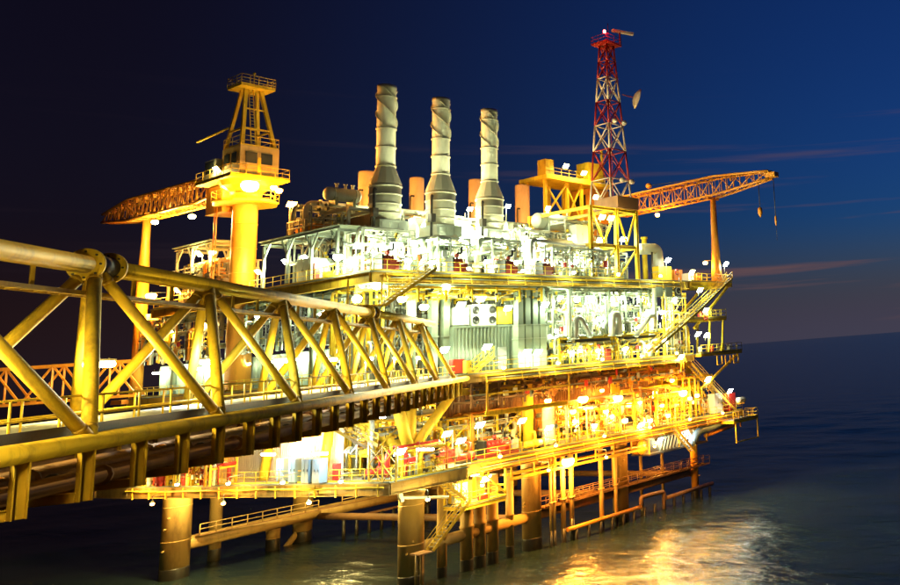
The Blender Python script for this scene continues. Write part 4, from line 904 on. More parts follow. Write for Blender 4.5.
pipework('middle white pipe rack behind the low rack before the mast frame', 65.8, 75.0, 80.2, 83.8, ZU, 35.6, 19, WP, 'white')
pipework('white pipes packed inside the yellow mast frame', fx[0] + 0.5, fx[2] - 0.4, 77.0, 80.0, ZU, 33.0, 20, WP, 'white')
pipework('upper tier of white pipes packed inside the yellow mast frame', fx[0] + 0.5, fx[2] - 0.4, 80.6, 83.6, ZU, 37.4, 21, WP, 'white')
for x, y, lb in ((46.3, 74.6, 'dark red engine skid at the deck rim below the portal frame'), (53.4, 74.3, 'dark red engine skid at the deck rim between first and middle stacks'), (59.6, 74.3, 'dark red engine skid at the deck rim between middle and last stacks'), (64.6, 74.3, 'dark red engine skid at the deck rim past the last stack')):
    engine_skid(lb, (x, y, ZU), 'darkred', 2.2)
vessel_h('white horizontal vessel high behind the low pipe racks by the gantry', (75.6, 85.2, 37.9), 1.05, 6.0, 'white')
vessel_h('cream horizontal vessel on the deck below the white vessel', (71.0, 79.6, 33.9), 0.8, 4.0, 'cream')
vessel_h('white drum lying behind the stack beside the shed', (47.6, 85.0, 38.4), 0.7, 3.0, 'white')
vessel_v('white vertical vessel standing past the last stack', (66.9, 79.6, ZU), 0.8, 5.4, 'white')
vessel_v('slim cream vertical vessel beside the white vertical vessel', (68.9, 79.4, ZU), 0.55, 4.6, 'cream')
for i, (px, py, y, w_, h_, m, lb) in enumerate(((462, 232, 84.0, 2.2, 3.0, 'white', 'large white plenum housing between middle and last stacks'), (475, 250, 79.2, 1.6, 2.6, 'white', 'narrow white filter housing on the support level of the last stack'), (505, 236, 83.0, 2.4, 3.4, 'white', 'large white plenum housing just past the last stack'), (527, 242, 81.5, 1.8, 2.4, 'cream', 'cream control cabin beside the large white housing'),
        (425, 232, 84.4, 2.2, 3.2, 'white', 'large white plenum housing between first and middle stacks'), (375, 214, 88, 1.6, 2.0, 'cream', 'cream box on top of the rack behind the stack by the shed'), (583, 235, 79, 2.2, 2.6, 'white', 'white control box with dark marks beside the mast frame'))):
    p = PX(px, py, y=y); cabinet(lb, (p.x, p.y, p.z - h_ / 2), w_, 1.4, h_, m)
dg = thing('duct', 'long grey duct bent down at its end over the low pipe rack', 'duct', (67, 74.4, 33))
MB().path([PX(531, 258, y=74.2), PX(532, 240, y=74.2), PX(585, 246, y=74.2)], 0.2, 10, 0.5).build('pipe', 'grey', dg)
for px in (545, 570): p = PX(px, 242 + (px - 531) * .11, y=74.2); MB().bar((p.x, 74.2, ZU), (p.x, 74.2, p.z - .1), 0.14, 0.14).build('support', 'grey', dg)
ud = thing('duct', 'fat white duct bent over like a hook beside the mast frame', 'duct', (84.5, 76.2, ZU))
MB().path([PX(640, 249, y=76), PX(655, 249, y=76), PX(657, 252, y=76), PX(660, 278, y=76)], 0.75, 14, 1.1).build('pipe', 'white', ud); MB().path([PX(652, 252, y=75.4), PX(652, 278, y=75.4)], 0.12, 8).build('support', 'darksteel', ud)
st_ = thing('vent_pipe', 'short yellow vent pipe standing behind the hooked white duct', 'pipe', PX(645, 262, y=77)); p = PX(645, 262, y=77); MB().tube(p - V((0, 0, 3)), p + V((0, 0, 3.4)), 0.35, 12).build('pipe', 'yellow', st_); MB().tube(p + V((0, 0, 3.2)), p + V((0, 0, 3.45)), 0.48, 12).build('cap', 'yellow', st_)

# ------------------------------------------------------------------ right-hand balconies, stairs, sign
def balcony(name, label, x0, x1, y0, y1, z, m='yellow', th=0.35, sides='fer'):
    root = thing(name, label, 'balcony', (x0, y0, z))
    MB().bb((x0, y0, z - 0.1), (x1, y1, z)).build('floor', 'grating', root)
    for a, b in (((x0, y0 + .1, z - .1 - th / 2), (x1, y0 + .1, z - .1 - th / 2)), ((x0, y1 - .1, z - .1 - th / 2), (x1, y1 - .1, z - .1 - th / 2)), ((x1 - .1, y0 + .2, z - .1 - th / 2), (x1 - .1, y1 - .2, z - .1 - th / 2)), ((x0 + .1, y0 + .2, z - .1 - th / 2), (x0 + .1, y1 - .2, z - .1 - th / 2))):
        MB().ibeam(a, b, 0.2, th, 0.03).build('girder', m, root)
    for k in range(1, max(2, int((x1 - x0) / 1.5))): x = x0 + 1.5 * k; MB().bar((x, y0 + .2, z - .25), (x, y1 - .2, z - .25), 0.1, 0.18).build('joist', m, root)
    rail(root, [(x0, y0 + .05, z), (x1 - .05, y0 + .05, z), (x1 - .05, y1 - .05, z)], m=m, step=1.1, r=0.04)
    return root
b1 = balcony('corner_balcony', 'yellow top corner balcony holding the boom post', 88.5, 97.8, 73.0, 79.0, ZU, th=0.6)
MB().bar((97.0, 73.4, ZU - .7), (89.0, 73.4, 22.6), 0.3, 0.3).build('strut', 'yellow', b1); MB().bar((97.0, 78.4, ZU - .7), (89.0, 78.4, 22.6), 0.3, 0.3).build('strut', 'yellow', b1)
b2 = balcony('corner_balcony', 'yellow balcony one level below the boom post, with a red box', 87.0, 95.2, 72.4, 77.0, 24.0)
b3 = balcony('corner_balcony', 'yellow balcony level with the middle deck end, holding small drums', 88.6, 98.0, 72.0, 78.5, ZM)
MB().bar((97.4, 72.4, ZM - .5), (89.0, 72.6, 14.4), 0.25, 0.25).build('strut', 'yellow', b3)
for x in (90.6, 93.6): MB().bar((x, 72.3, ZM), (x + .8, 72.5, 24 - .5), 0.22, 0.22).build('post', 'yellow', b3); MB().bar((x, 76.8, ZM), (x + .4, 76.8, 24 - .5), 0.22, 0.22).build('post', 'yellow', b3)
for k in range(3):
    x = 92.0 + k * 1.9; g = MB()
    for a, b in (((x, 72.0, 18.6), (x, 72.0, 17.4)), ((x + 1.1, 72, 18.6), (x + 1.1, 72, 17.4)), ((x, 72, 17.4), (x + 1.1, 72, 17.4))): g.bar(a, b, 0.14, 0.14)
    g.build('hanging_frame', 'yellow', b3)
s1 = thing('stairway', 'long yellow stair climbing from the middle deck to the top corner balcony', 'stairs', PX(640, 352, y=72.4))
stair(s1, PX(648, 352, y=72.2), PX(693, 312, y=72.2), 1.0, (0, -1, 0)); stair(s1, PX(693, 312, y=72.2), PX(727, 279, y=72.2), 1.0, (0, -1, 0))
s2 = thing('stairway', 'steep yellow stair from the lower deck end to the middle balcony', 'stairs', (98, 72.4, ZL))
stair(s2, (97.6, 73.4, ZL), (88.2, 73.4, ZM - 1.2), 1.0, (0, 1, 0))
s3 = thing('stairway', 'short yellow stair hanging below the lower deck by the lit pipes', 'stairs', PX(674, 436, y=72.6))
stair(s3, PX(696, 452, y=72.2), PX(676, 428, y=72.2), 0.9, (0, 1, 0))
b4 = balcony('end_balcony', 'open yellow end balcony hanging off the lower deck corner', 93.5, 99.4, 70.8, 73.2, ZL - 0.9)
for x in (94.0, 99.2): MB().bar((x, 70.9, ZL - 0.9), (x, 70.9, ZL - 4.0), 0.16, 0.16).build('hanger', 'yellow', b4)
MB().bar((94, 70.9, ZL - 3.9), (99.2, 70.9, ZL - 3.9), 0.14, 0.14).build('rail', 'yellow', b4)
dk = thing('pipe', 'fat grey pipe curving out below the lower deck end', 'pipe', PX(700, 430, y=73.6)); MB().path([PX(690, 446, y=73.6), PX(697, 432, y=73.6), PX(728, 422, y=73.6)], 0.5, 12, 0.8).build('pipe_run', 'blue', dk); MB().path([PX(705, 436, y=73.8), PX(735, 425, y=73.8)], 0.25, 10).build('pipe_run', 'orange', dk)
for i, (px, py) in enumerate(((700, 310), (708, 312), (700, 343), (712, 342), (722, 342), (729, 342))):
    p = PX(px, py, y=73.4); zf = 24.0 if py < 330 else ZM
    o = thing('drum', 'small upright drum on the balcony one level below the boom post' if py < 330 else 'small upright drum on the balcony level with the middle deck', 'drum', (p.x, 73.5, zf), 'drums on the upper small balcony' if py < 330 else 'drums on the middle balcony')
    MB().lathe((p.x, 73.5, zf), [(0.3, 0.004), (0.32, 0.3), (0.3, 0.32), (0.32, 0.6), (0.3, 0.62), (0.3, 0.9)], 12).build('barrel', ('red', 'yellow', 'cream')[i % 3], o); MB().lathe((p.x, 73.5, zf + 0.9), [(0.31, 0), (0.31, 0.04), (0.05, 0.05)], 12).build('lid', 'darksteel', o)
for px, py, y, w_, h_, m, lb in ((665, 268, 74.2, 2.6, 1.7, 'yellow', 'yellow machinery box on the upper deck end by the lifebuoy'), (678, 270, 76.0, 1.8, 1.6, 'orange', 'orange container box behind the yellow machinery box'), (691, 273, 74.0, 1.2, 0.9, 'cream', 'small cream box at the very end of the upper deck'), (698, 274, 75.0, 1.6, 0.9, 'orange', 'low orange box between the cream box and boom post'),
        (718, 394, 74, 1.8, 1.5, 'white', 'white box at the lower deck end under the steep stair'), (732, 394, 73.8, 1.5, 1.3, 'red', 'red tank box at the lower deck end')):
    p = PX(px, py, y=y); zf = ZU if py < 300 else ZL; cabinet(lb, (p.x, y, zf), w_, 1.2, h_ + (0.3 if py < 300 else 1.3), m)
lr = thing('life_raft', 'cream life raft canister on the lower deck corner rail', 'life raft', PX(742, 404, y=72.6)); p = PX(741, 400, y=72.6); MB().lathe(p - V((0.9, 0, 0)), [(0.05, 0), (0.38, 0.08), (0.42, 0.3), (0.42, 1.5), (0.38, 1.72), (0.05, 1.8)], 14, (1, 0, 0)).build('canister', 'cream', lr)
for d in (-0.45, 0.45): MB().bb((p.x + d - .06, 72.3, p.z - 0.55), (p.x + d + .06, 72.95, p.z - 0.38)).build('cradle', 'yellow', lr); MB().torus(p + V((d, 0, 0)), 0.43, 0.03, (1, 0, 0), 14, 5).build('strap', 'black', lr)
def lifebuoy(px, py, y, lb):
    p = PX(px, py, y=y); o = thing('lifebuoy', lb, 'lifebuoy', p); MB().torus(p, 0.34, 0.1, (0, 1, 0), 18, 8).build('ring', 'red', o)
    for a in range(4): q = p + V((math.cos(a * 1.571 + .78), 0, math.sin(a * 1.571 + .78))) * 0.34; MB().torus(q, 0.105, 0.02, (-math.sin(a * 1.571 + .78), 0, math.cos(a * 1.571 + .78)), 8, 5).build('band', 'white', o)
lifebuoy(677, 272, 73.0, 'red lifebuoy on the upper deck rail by the yellow machinery box'); lifebuoy(706, 317, 72.3, 'red lifebuoy on the balcony one level below the boom post'); lifebuoy(653, 425, 73.0, 'red lifebuoy on the lower deck rail beside the orange lamps')
sg = thing('name_board', 'row of dark lettered boards under the upper deck edge ending in a white G', 'sign', PX(668, 291, y=72.9)); pz = PX(668, 291, y=72.9).z
for k in range(1, 4):
    x = PX(650 + k * 9.3, 291, y=72.9).x; w_ = 1.35
    bo = MB().bb((x - w_ / 2, 72.86, pz - 0.75), (x + w_ / 2, 72.92, pz + 0.75)).build('board', 'black' if k == 3 else 'greygreen', sg)
    MB().bar((x, 72.95, pz + 0.7), (x, 72.95, ZU - 1.0), 0.06, 0.06).build('bracket', 'galv', bo)
    if k == 3:
        cu = bpy.data.curves.new('letter', 'FONT'); cu.body = 'G'; cu.size = 1.5; cu.extrude = 0.012; cu.align_x = 'CENTER'; cu.align_y = 'CENTER'
        tmp = bpy.data.objects.new('tmp', cu); me = bpy.data.meshes.new_from_object(tmp); bpy.data.objects.remove(tmp)
        lo = bpy.data.objects.new('letter', me); col.objects.link(lo); me.materials.clear(); me.materials.append(MT['white']); lo.parent = bo
        lo.location = V((x, 72.84, pz)) - ORI[sg.name]; lo.rotation_euler = (R(90), 0, 0)

# ------------------------------------------------------------------ middle deck equipment
def container(label, x0, x1, y0, y1, z0, z1):
    root = thing('site_cabin', label, 'cabin', (x0, y0, z0))
    for nm, (a, b) in (('wall', ((x0, y0), (x1, y0))), ('wall', ((x1, y0), (x1, y1))), ('wall', ((x0, y1), (x0, y0)))):
        g = MB(); A = V((*a, z0 + .1)); B = V((*b, z0 + .1)); d = (B - A).normalized(); n = V((d.y, -d.x, 0)); L = (B - A).length; H = V((0, 0, z1 - z0 - .2)); k = int(L / 0.42); st = L / k; pts = []
        for i in range(k):
            q = A + d * st * i; pts += [q, q + d * st * .3, q + d * st * .45 + n * .09, q + d * st * .85 + n * .09]
        pts.append(B)
        for p, q in zip(pts, pts[1:]): g.quad([p, q, q + H, p + H])
        g.build(nm, 'cabin', root)
    MB().bb((x0 - .05, y0 - .12, z1 - .12), (x1 + .1, y1, z1 + .08)).build('roof', 'cabin', root); MB().bb((x0 - .05, y0 - .1, z0 + .004), (x1 + .05, y1, z0 + .12)).build('floor_frame', 'darksteel', root)
    dr = MB().bb((x1 - 2.6, y0 - .16, z0 + .15), (x1 - 1.5, y0 - .1, z0 + 2.5)).build('door', 'grey', root); MB().bb((x1 - 1.72, y0 - .22, z0 + 1.2), (x1 - 1.62, y0 - .162, z0 + 1.45)).build('handle', 'galv', dr)
    for x in (x0, x1 - 1.2, x1): MB().bb((x - .08, y0 - .14, z0 + .1), (x + .08, y0 + .02, z1 - .1)).build('corner_post', 'cabin', root)
    return root
cA, cB = PX(453, 350, y=76).x, PX(517, 350, y=76).x
container('green-grey corrugated site cabin on the middle deck beside the bridge landing', cA, cB, 76.0, 79.5, ZM, 23.95)
s4 = thing('stairway', 'short yellow steps at the corrugated cabin door', 'stairs', (57.4, 74.6, ZM)); stair(s4, (55.6, 74.9, ZM), (58.0, 74.9, ZM + 1.6), 0.9, (0, 1, 0)); MB().bb((58.0, 74.9, ZM + 1.5), (59.6, 75.8, ZM + 1.6)).build('landing', 'grating', s4)
ac = thing('air_cooler', 'white fan cooler unit with round fans on the corrugated cabin roof', 'cooler', (57, 77, 24.05)); c0, c1 = PX(472, 310, y=76.4).x, PX(496, 310, y=76.4).x
MB().bb((c0, 76.4, 24.05), (c1, 78.4, 26.3)).build('casing', 'white', ac)
for x in (c0 + .45, c1 - .45):
    for z in (24.65, 25.7): MB().lathe((x, 76.39, z), [(0.42, 0), (0.42, 0.06), (0.34, 0.07), (0.33, 0.01), (0.05, 0.0)], 16, (0, -1, 0)).build('fan_ring', 'black', ac)
cabinet('white flat-topped unit on the cabin roof beside the fan cooler', (PX(461, 310, y=76.4).x, 76.4, 24.05), 1.9, 1.6, 1.9, 'white', doors=3)
cabinet('yellow unit on the cabin roof next to the tall ducts', (PX(505, 315, y=76.4).x, 76.4, 24.05), 1.9, 1.6, 2.0, 'yellow')
DU = 'tall square grey-white duct rising beside the corrugated cabin'
for k, px in enumerate((519, 526.5, 534, 541)):
    x = PX(px, 340, y=75.2).x; o = thing('duct', DU + (', touching the cabin', ', second from the cabin', ', third from the cabin', ', next to the valve racks')[k], 'duct', (x, 75.2, ZM), 'row of four tall square ducts')
    MB().bb((x - .42, 74.8, ZM + .004), (x + .42, 75.7, 23.9)).build('lower_duct', 'greygreen', o); MB().bb((x - .34, 74.88, 23.9), (x + .34, 75.62, 28.0)).build('upper_duct', 'cabin', o)
    for z in (20.6, 22.4, 23.9): MB().bb((x - .47, 74.75, z - .05), (x + .47, 75.75, z + .05)).build('flange', 'galv', o)
pipework('yellow and white pipe rack with valves along the middle deck rim past the ducts', 66.0, 74.4, 74.2, 77.2, ZM, 22.1, 31, YP, 'yellow', valves=7)
pipework('yellow and white pipe rack with valves along the middle deck rim by the long stair', 74.8, 82.6, 74.2, 77.2, ZM, 22.1, 32, YP, 'yellow', valves=7)
pipework('two-tier white pipe rack above the valve racks, beside the tall ducts', 65.6, 74.0, 74.6, 78.6, 22.4, 28.0, 33, WP, 'greygreen', levels=[23.8, 25.4, 27.6])
pipework('two-tier white pipe rack above the valve racks, behind the letter boards', 74.4, 83.0, 74.6, 78.6, 22.4, 28.0, 34, WP, 'greygreen', levels=[23.8, 25.4, 27.6])
pipework('dense white pipe rack on the middle deck deep behind the valve racks', 65, 84, 81.0, 85.0, ZM, 28.0, 35, WP, 'white', levels=[21.5, 24, 26, 27.8])
pipework('white pipe rack behind the corrugated cabin', 50.5, 64.4, 81.0, 84.6, ZM, 28.0, 36, WP, 'white', levels=[22, 24.4, 26.2, 27.8])
pipework('yellow pipe rack slung under the upper deck over the cabin roof', 46.0, 64.0, 74.4, 77.2, 26.4, 28.0, 37, YP, 'yellow', levels=[26.8, 27.7], drops=False, boxes=False, valves=0)
pipework('yellow pipe rack at the right end of the middle deck under the balconies', 83.4, 88.2, 74.0, 78.0, ZM, 27.6, 38, ['yellow', 'yellow', 'white', 'cream'], 'yellow')
wall_panels('white ribbed wall deep behind the middle deck pipe racks', (64.6, 86.0), (88.2, 86.0), ZM, 28.0, 'white', 1.3)
wall_panels('cream ribbed wall behind the corrugated cabin', (47.5, 85.4), (64.4, 85.4), ZM, 28.0, 'cream', 1.3)
mz = thing('mezzanine_beam', 'long dark mezzanine beam carried above the valve racks', 'beam', (67, 73.9, 22.2))
MB().ibeam(PX(575, 341, y=73.8), PX(610, 339, y=73.8), 0.3, 0.35, 0.04).build('beam', 'darksteel', mz); MB().ibeam(PX(624, 338, y=73.8), PX(657, 336, y=73.8), 0.3, 0.35, 0.04).build('beam', 'darksteel', mz); MB().bb((66.0, 74.2, 22.16), (83, 78.6, 22.3)).build('floor', 'grating', mz)
for k, (pts, r, m, lb) in enumerate((([(576, 339), (576, 318), (581, 318), (591, 337)], 0.28, 'grey', 'grey bent pipe arm like a hook over the mezzanine beam'), ([(612, 336), (612, 314), (619, 314), (619, 336)], 0.38, 'white', 'fat white upside-down U pipe over the mezzanine'), ([(636, 336), (650, 316), (654, 316), (654, 330)], 0.3, 'white', 'white sloping pipe arm beside the letter boards'), ([(654, 282), (655, 330)], 0.28, 'white', 'straight white downpipe passing the letter boards'), ([(550, 287), (569, 288), (570, 340)], 0.22, 'greygreen', 'thin grey pipe loop turning down beside the tall ducts'))):
    q = [PX(a, b, y=73.5) for a, b in pts]; o = thing('pipe', lb, 'pipe', q[0]); g = MB().path(q, r, 12, r * 2.5 + .1)
    g.build('pipe_run', m, o); f = MB(); d = (q[-1] - q[-2]).normalized(); f.tube(q[-1] - d * .3, q[-1] - d * .15, r * 1.4, 12); f.tube(q[0] - V((0, 0, .02)), q[0] + V((0, 0, .12)), r * 1.4, 12); f.build('flange', 'galv', o)
cabinet('red fire cabinet on the middle deck rim among the valve racks', (PX(608, 352, y=73.7).x, 73.6, ZM), 0.75, 0.4, 1.5, 'red', doors=1)
cabinet('red cabinet beside the bridge landing next to the corrugated cabin', (PX(456, 365, y=75.0).x, 74.6, ZM), 1.3, 0.6, 1.5, 'red', doors=1)
cabinet('yellow locker at the bridge landing corner by the handrail', (PX(467, 366, y=74.0).x, 73.7, ZM), 0.6, 0.5, 1.3, 'yellow', doors=1)
for px, lb in ((433, 'green-grey tall post duct behind the bridge end, farther from the cabin'), (445, 'green-grey tall post duct behind the bridge end, next to the cabin')):
    x = PX(px, 330, y=76.8).x; o = thing('duct', lb, 'duct', (x, 76.8, ZM)); MB().bb((x - .35, 76.5, ZM), (x + .35, 77.2, 28.0)).build('shaft', 'greygreen', o); MB().bb((x - .42, 76.42, 23), (x + .42, 77.28, 23.15)).build('flange', 'galv', o)
vessel_v('white vertical vessel on the middle deck deep behind the valve racks', (79, 79.5, ZM), 0.9, 7.5, 'white'); vessel_v('yellow vertical vessel under the balconies at the end of the middle deck', (86.6, 80, ZM), 1.1, 8, 'yellow')
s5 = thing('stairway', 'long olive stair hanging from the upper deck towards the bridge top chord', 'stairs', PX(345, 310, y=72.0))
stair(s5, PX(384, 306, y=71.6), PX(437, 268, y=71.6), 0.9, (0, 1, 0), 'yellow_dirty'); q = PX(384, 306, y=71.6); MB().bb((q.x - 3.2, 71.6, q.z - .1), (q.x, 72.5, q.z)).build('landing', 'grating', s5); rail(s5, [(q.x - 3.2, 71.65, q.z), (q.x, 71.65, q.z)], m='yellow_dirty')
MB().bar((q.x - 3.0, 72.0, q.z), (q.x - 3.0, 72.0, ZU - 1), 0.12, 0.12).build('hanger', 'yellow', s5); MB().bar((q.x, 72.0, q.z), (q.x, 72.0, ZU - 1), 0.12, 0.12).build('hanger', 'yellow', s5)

# ------------------------------------------------------------------ lower deck equipment
wall_panels('brown ribbed cladding wall between lower and middle deck behind the orange lamps', (54.5, 79.5), (88.0, 79.5), 14.6, 18.2, 'brown', 1.3)
pipework('brown pipe rack slung under the middle deck edge over the red engine', 55, 65, 74.6, 77.6, 15.6, 18.2, 41, ['brown', 'darksteel', 'orange', 'yellow'], 'brown', levels=[16.2, 17.4], drops=False, valves=0)
pipework('brown pipe rack slung under the middle deck edge over the orange lamps', 65.4, 77, 74.6, 77.6, 15.8, 18.2, 42, ['brown', 'orange', 'orange', 'cream'], 'brown', levels=[16.3, 17.4], drops=False, valves=0)
pipework('ochre pipe rack slung under the middle deck edge towards the steep stair', 77.4, 88, 74.6, 77.6, 15.8, 18.2, 43, ['orange', 'cream', 'yellow'], 'orange', levels=[16.3, 17.4], drops=False, valves=0)
fg = thing('catwalk_frame', 'thin olive frame hanging from the middle deck edge above the red engine', 'frame', (54.6, 73.2, 15.4))
xa, xb = PX(487, 380, y=73.3).x, PX(569, 380, y=73.3).x
for x in (xa, xb): MB().bar((x, 73.3, 15.2), (x, 73.3, 18.2), 0.16, 0.16).build('post', 'yellow_dirty', fg)
MB().bar((xa, 73.3, 16.9), (xb, 73.3, 16.9), 0.16, 0.2).build('beam', 'yellow_dirty', fg); MB().ibeam((xa, 73.6, 15.0), (xb, 73.6, 15.0), 0.3, 0.5, 0.04).build('beam', 'yellow', fg)
engine_skid('big bright red engine skid on the lower deck rim under the hanging frame', (PX(498, 440, y=75.0).x, 75.0, ZL), 'red', 4.2)
engine_skid('smaller red engine skid on the lower deck nearer the corner leg', (PX(440, 445, y=76.5).x + .6, 76.5, ZL), 'red', 2.4)
for k, (px, m, lb) in enumerate(((424, 'yellow', 'yellow pump on the lower deck between the knee braces'), (466, 'red', 'red pump between the two red engine skids'), (531, 'yellow', 'yellow pump just past the big red engine'), (541, 'cream', 'cream pump beside the white column on the lower deck'))):
    pump(lb, (PX(px, 445, y=74.2).x, 74.2, ZL), m, s=1.1)
pipework('yellow pipe rack with valves around the corner column of the lower deck', 46.2, 53.6, 77.2, 80.4, ZL, 15.4, 44, YP, 'yellow', valves=5)
pipework('yellow pipe rack with valves behind the big red engine', 54.0, 63.0, 77.0, 79.2, ZL, 14.6, 45, ['yellow', 'orange', 'white', 'cream'], 'yellow', valves=5)
pipework('orange-lit pipe rack with valves along the lower deck rim past the white column', 65.2, 75.6, 74.4, 77.4, ZL, 14.8, 46, OP, 'orange', valves=8)
pipework('orange-lit pipe rack with valves along the lower deck rim by the steep stair', 78, 87, 74.4, 77.4, ZL, 15.0, 47, OP, 'orange', valves=8)
pipework('orange-lit pipe rack at the lower deck end behind the white box', 88.4, 95, 75.4, 79, ZL, 16, 48, ['orange', 'yellow', 'cream'], 'yellow', valves=4)
for px, w_, m, lb in ((549, 1.2, 'white', 'brightly lit tall white column tank on the lower deck beside the leg'), (641, 0.9, 'cream', 'brightly lit slim cream column tank on the lower deck by the lifebuoy')):
    x = PX(px, 420, y=75).x; vessel_v(lb, (x, 75.0, ZL), w_ * .62, 4.6, m)
vessel_h('orange horizontal separator vessel behind the lower deck pipe racks', (70.5, 81, 13.0), 1.3, 8, 'orange'); vessel_h('cream horizontal vessel behind the lower deck pipe racks by the stair', (83, 81, 13.0), 1.3, 7, 'cream')
wall_panels('yellow end wall panels behind the steep stair on the lower deck', (88.2, 80), (96, 80), ZL, 18, 'yellow', 1.3)
wall_panels('ochre ribbed wall deep inside the lower deck behind the engines', (46.5, 90.0), (88.0, 90.0), ZL, 18.0, 'brown', 1.4)
pipework('cream pipe rack deep behind the red engines on the lower deck', 48, 63, 83.0, 86.6, ZL, 17.6, 61, ['cream', 'yellow', 'white', 'galv', 'orange'], 'yellow', levels=[12.4, 14.2, 16, 17.2])
pipework('galvanised pipe rack slung under the middle deck behind the knee braces', 47, 55, 78.8, 81.4, 15.6, 18.2, 62, ['galv', 'yellow', 'cream', 'brown'], 'yellow_dirty', levels=[16.2, 17.4], drops=False, valves=0)
pipework('yellow manifold rack on the lower deck corner in front of the knee braces', 46.4, 51.0, 72.6, 74.6, ZL, 12.9, 63, ['yellow', 'yellow', 'cream', 'red'], 'yellow', levels=[11.5, 12.6], valves=5)
rail(low, [(44.75, 71.4, ZL), (52.2, 71.4, ZL)], step=1.2)
for x in (50.5, 56.0, 61.0): globe((x, 82.2, 16.6), 'yellow', 700, 'yellow lamp deep behind the red engines under the middle deck', 'lamps deep behind the red engines')
# hung platforms below the lower deck
hp = balcony('hanging_platform', 'yellow caged platform hanging under the lower deck by the conductors', PX(455, 490, y=73.4).x, PX(500, 490, y=73.4).x, 72.4, 75.2, 6.75)
xh0, xh1 = PX(455, 490, y=73.4).x, PX(500, 490, y=73.4).x
for x in (xh0 + .05, xh1 - .05):
    for y in (72.5, 75.1): MB().bar((x, y, 6.75), (x, y, 9.4), 0.14, 0.14).build('hanger', 'yellow', hp)
for x in np.arange(xh0 + 0.6, xh1 - .5, 0.9): MB().bar((x, 75.0, 6.8), (x, 75.0, 9.3), 0.5, 0.06).build('back_plate', 'yellow', hp)
MB().bar((xh0 + 2.6, 72.35, 9.2), (xh1 - .1, 72.35, 7.0), 0.14, 0.14).build('brace', 'yellow_dirty', hp)
cabinet('small red box on the caged hanging platform', (PX(484, 490, y=73.2).x, 73.0, 6.75), 1.0, 0.5, 0.55, 'red', doors=1)
cabinet('white instrument panel in the caged hanging platform', (xh0 + 1.1, 74.0, 6.75), 1.4, 0.5, 1.9, 'white')
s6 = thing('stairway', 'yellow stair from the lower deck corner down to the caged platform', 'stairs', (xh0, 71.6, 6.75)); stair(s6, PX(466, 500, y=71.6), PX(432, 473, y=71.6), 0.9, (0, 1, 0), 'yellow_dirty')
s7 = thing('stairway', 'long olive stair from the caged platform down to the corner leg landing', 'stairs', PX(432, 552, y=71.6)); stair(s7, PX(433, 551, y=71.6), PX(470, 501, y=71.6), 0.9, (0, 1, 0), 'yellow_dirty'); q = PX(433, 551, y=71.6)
MB().bb((q.x - 1.3, 71.6, q.z - .12), (q.x, 73.0, q.z)).build('landing', 'brown', s7); MB().tube((q.x - 1.2, 72.2, q.z - 3), (q.x - 1.2, 72.2, q.z), 0.12, 8).build('ladder_rail', 'leg', s7); MB().tube((q.x - .7, 72.2, q.z - 3), (q.x - .7, 72.2, q.z), 0.12, 8).build('ladder_rail', 'leg', s7)
lp = thing('pipe', 'pale pipe laid across the head of the corner leg under the deck', 'pipe', PX(400, 497, y=72.6)); MB().path([PX(399, 492, y=72.6), PX(399, 498, y=72.6), PX(448, 497, y=72.6)], 0.14, 10, .2).build('pipe_run', 'white', lp); MB().bar(PX(399, 490, y=72.6), PX(402, 502, y=72.6), 0.3, 0.3).build('bracket', 'white', lp)
hm = thing('hanging_skid', 'white-lit pipe skid hanging under the lower deck near its end', 'skid', (79.5, 73.6, 7.2))
MB().bb((79.3, 73.4, 7.1), (90.8, 76.4, 7.3)).build('floor', 'darksteel', hm); MB().bb((79.3, 73.5, 7.3), (81.3, 75.8, 9.2)).build('tank', 'grey', hm); MB().bb((79.45, 73.42, 7.5), (81.1, 73.49, 9.0)).build('tank_panel', 'darksteel', hm)
for k in range(13): MB().path([(81.9 + k * .62, 74.0, 7.35), (82.3 + k * .62, 73.8, 9.0), (82.5 + k * .62, 75, 9.1)], 0.14, 8, 0.25).build('pipe', 'white', hm)
for x in (79.4, 85, 90.7): MB().bar((x, 73.5, 7.3), (x, 73.5, 9.4), 0.14, 0.14).build('hanger', 'yellow', hm)
tk = thing('drum_tank', 'round orange tank hung beside the front leg under the lower deck', 'tank', PX(638, 448, y=74.4)); p = PX(638, 447, y=74.4); MB().lathe(p - V((0, 0.9, 0)), [(0.1, 0), (0.85, 0.12), (0.9, 0.3), (0.9, 1.5), (0.1, 1.7)], 18, (0, 1, 0)).build('shell', 'orange', tk); MB().torus(p - V((0, .6, 0)), 0.92, 0.05, (0, 1, 0), 18, 5).build('band', 'darksteel', tk); MB().bar(p + V((0, 0, .8)), p + V((0, 0, 1.8)), 0.2, 0.2).build('hanger', 'orange', tk)
up_ = thing('service_pipes', 'ochre service pipes slung in a tray under the lower deck rim', 'pipes', (60, 73.6, 8.2))
for k in range(4): MB().tube((58.6, 73.6 + k * .4, 8.5), (79, 73.6 + k * .4, 8.5), 0.1 + .03 * (k % 2), 8).build('pipe', ('orange', 'yellow', 'cream', 'brown')[k], up_)
MB().ibeam((58.6, 73.35, 8.1), (79, 73.35, 8.1), 0.2, 0.3, 0.03).build('beam', 'yellow_dirty', up_)
for x in np.arange(58.8, 79, 2.9): MB().bar((x, 73.4, 8.1), (x, 73.4, 9.3), 0.1, 0.1).build('hanger', 'yellow_dirty', up_)

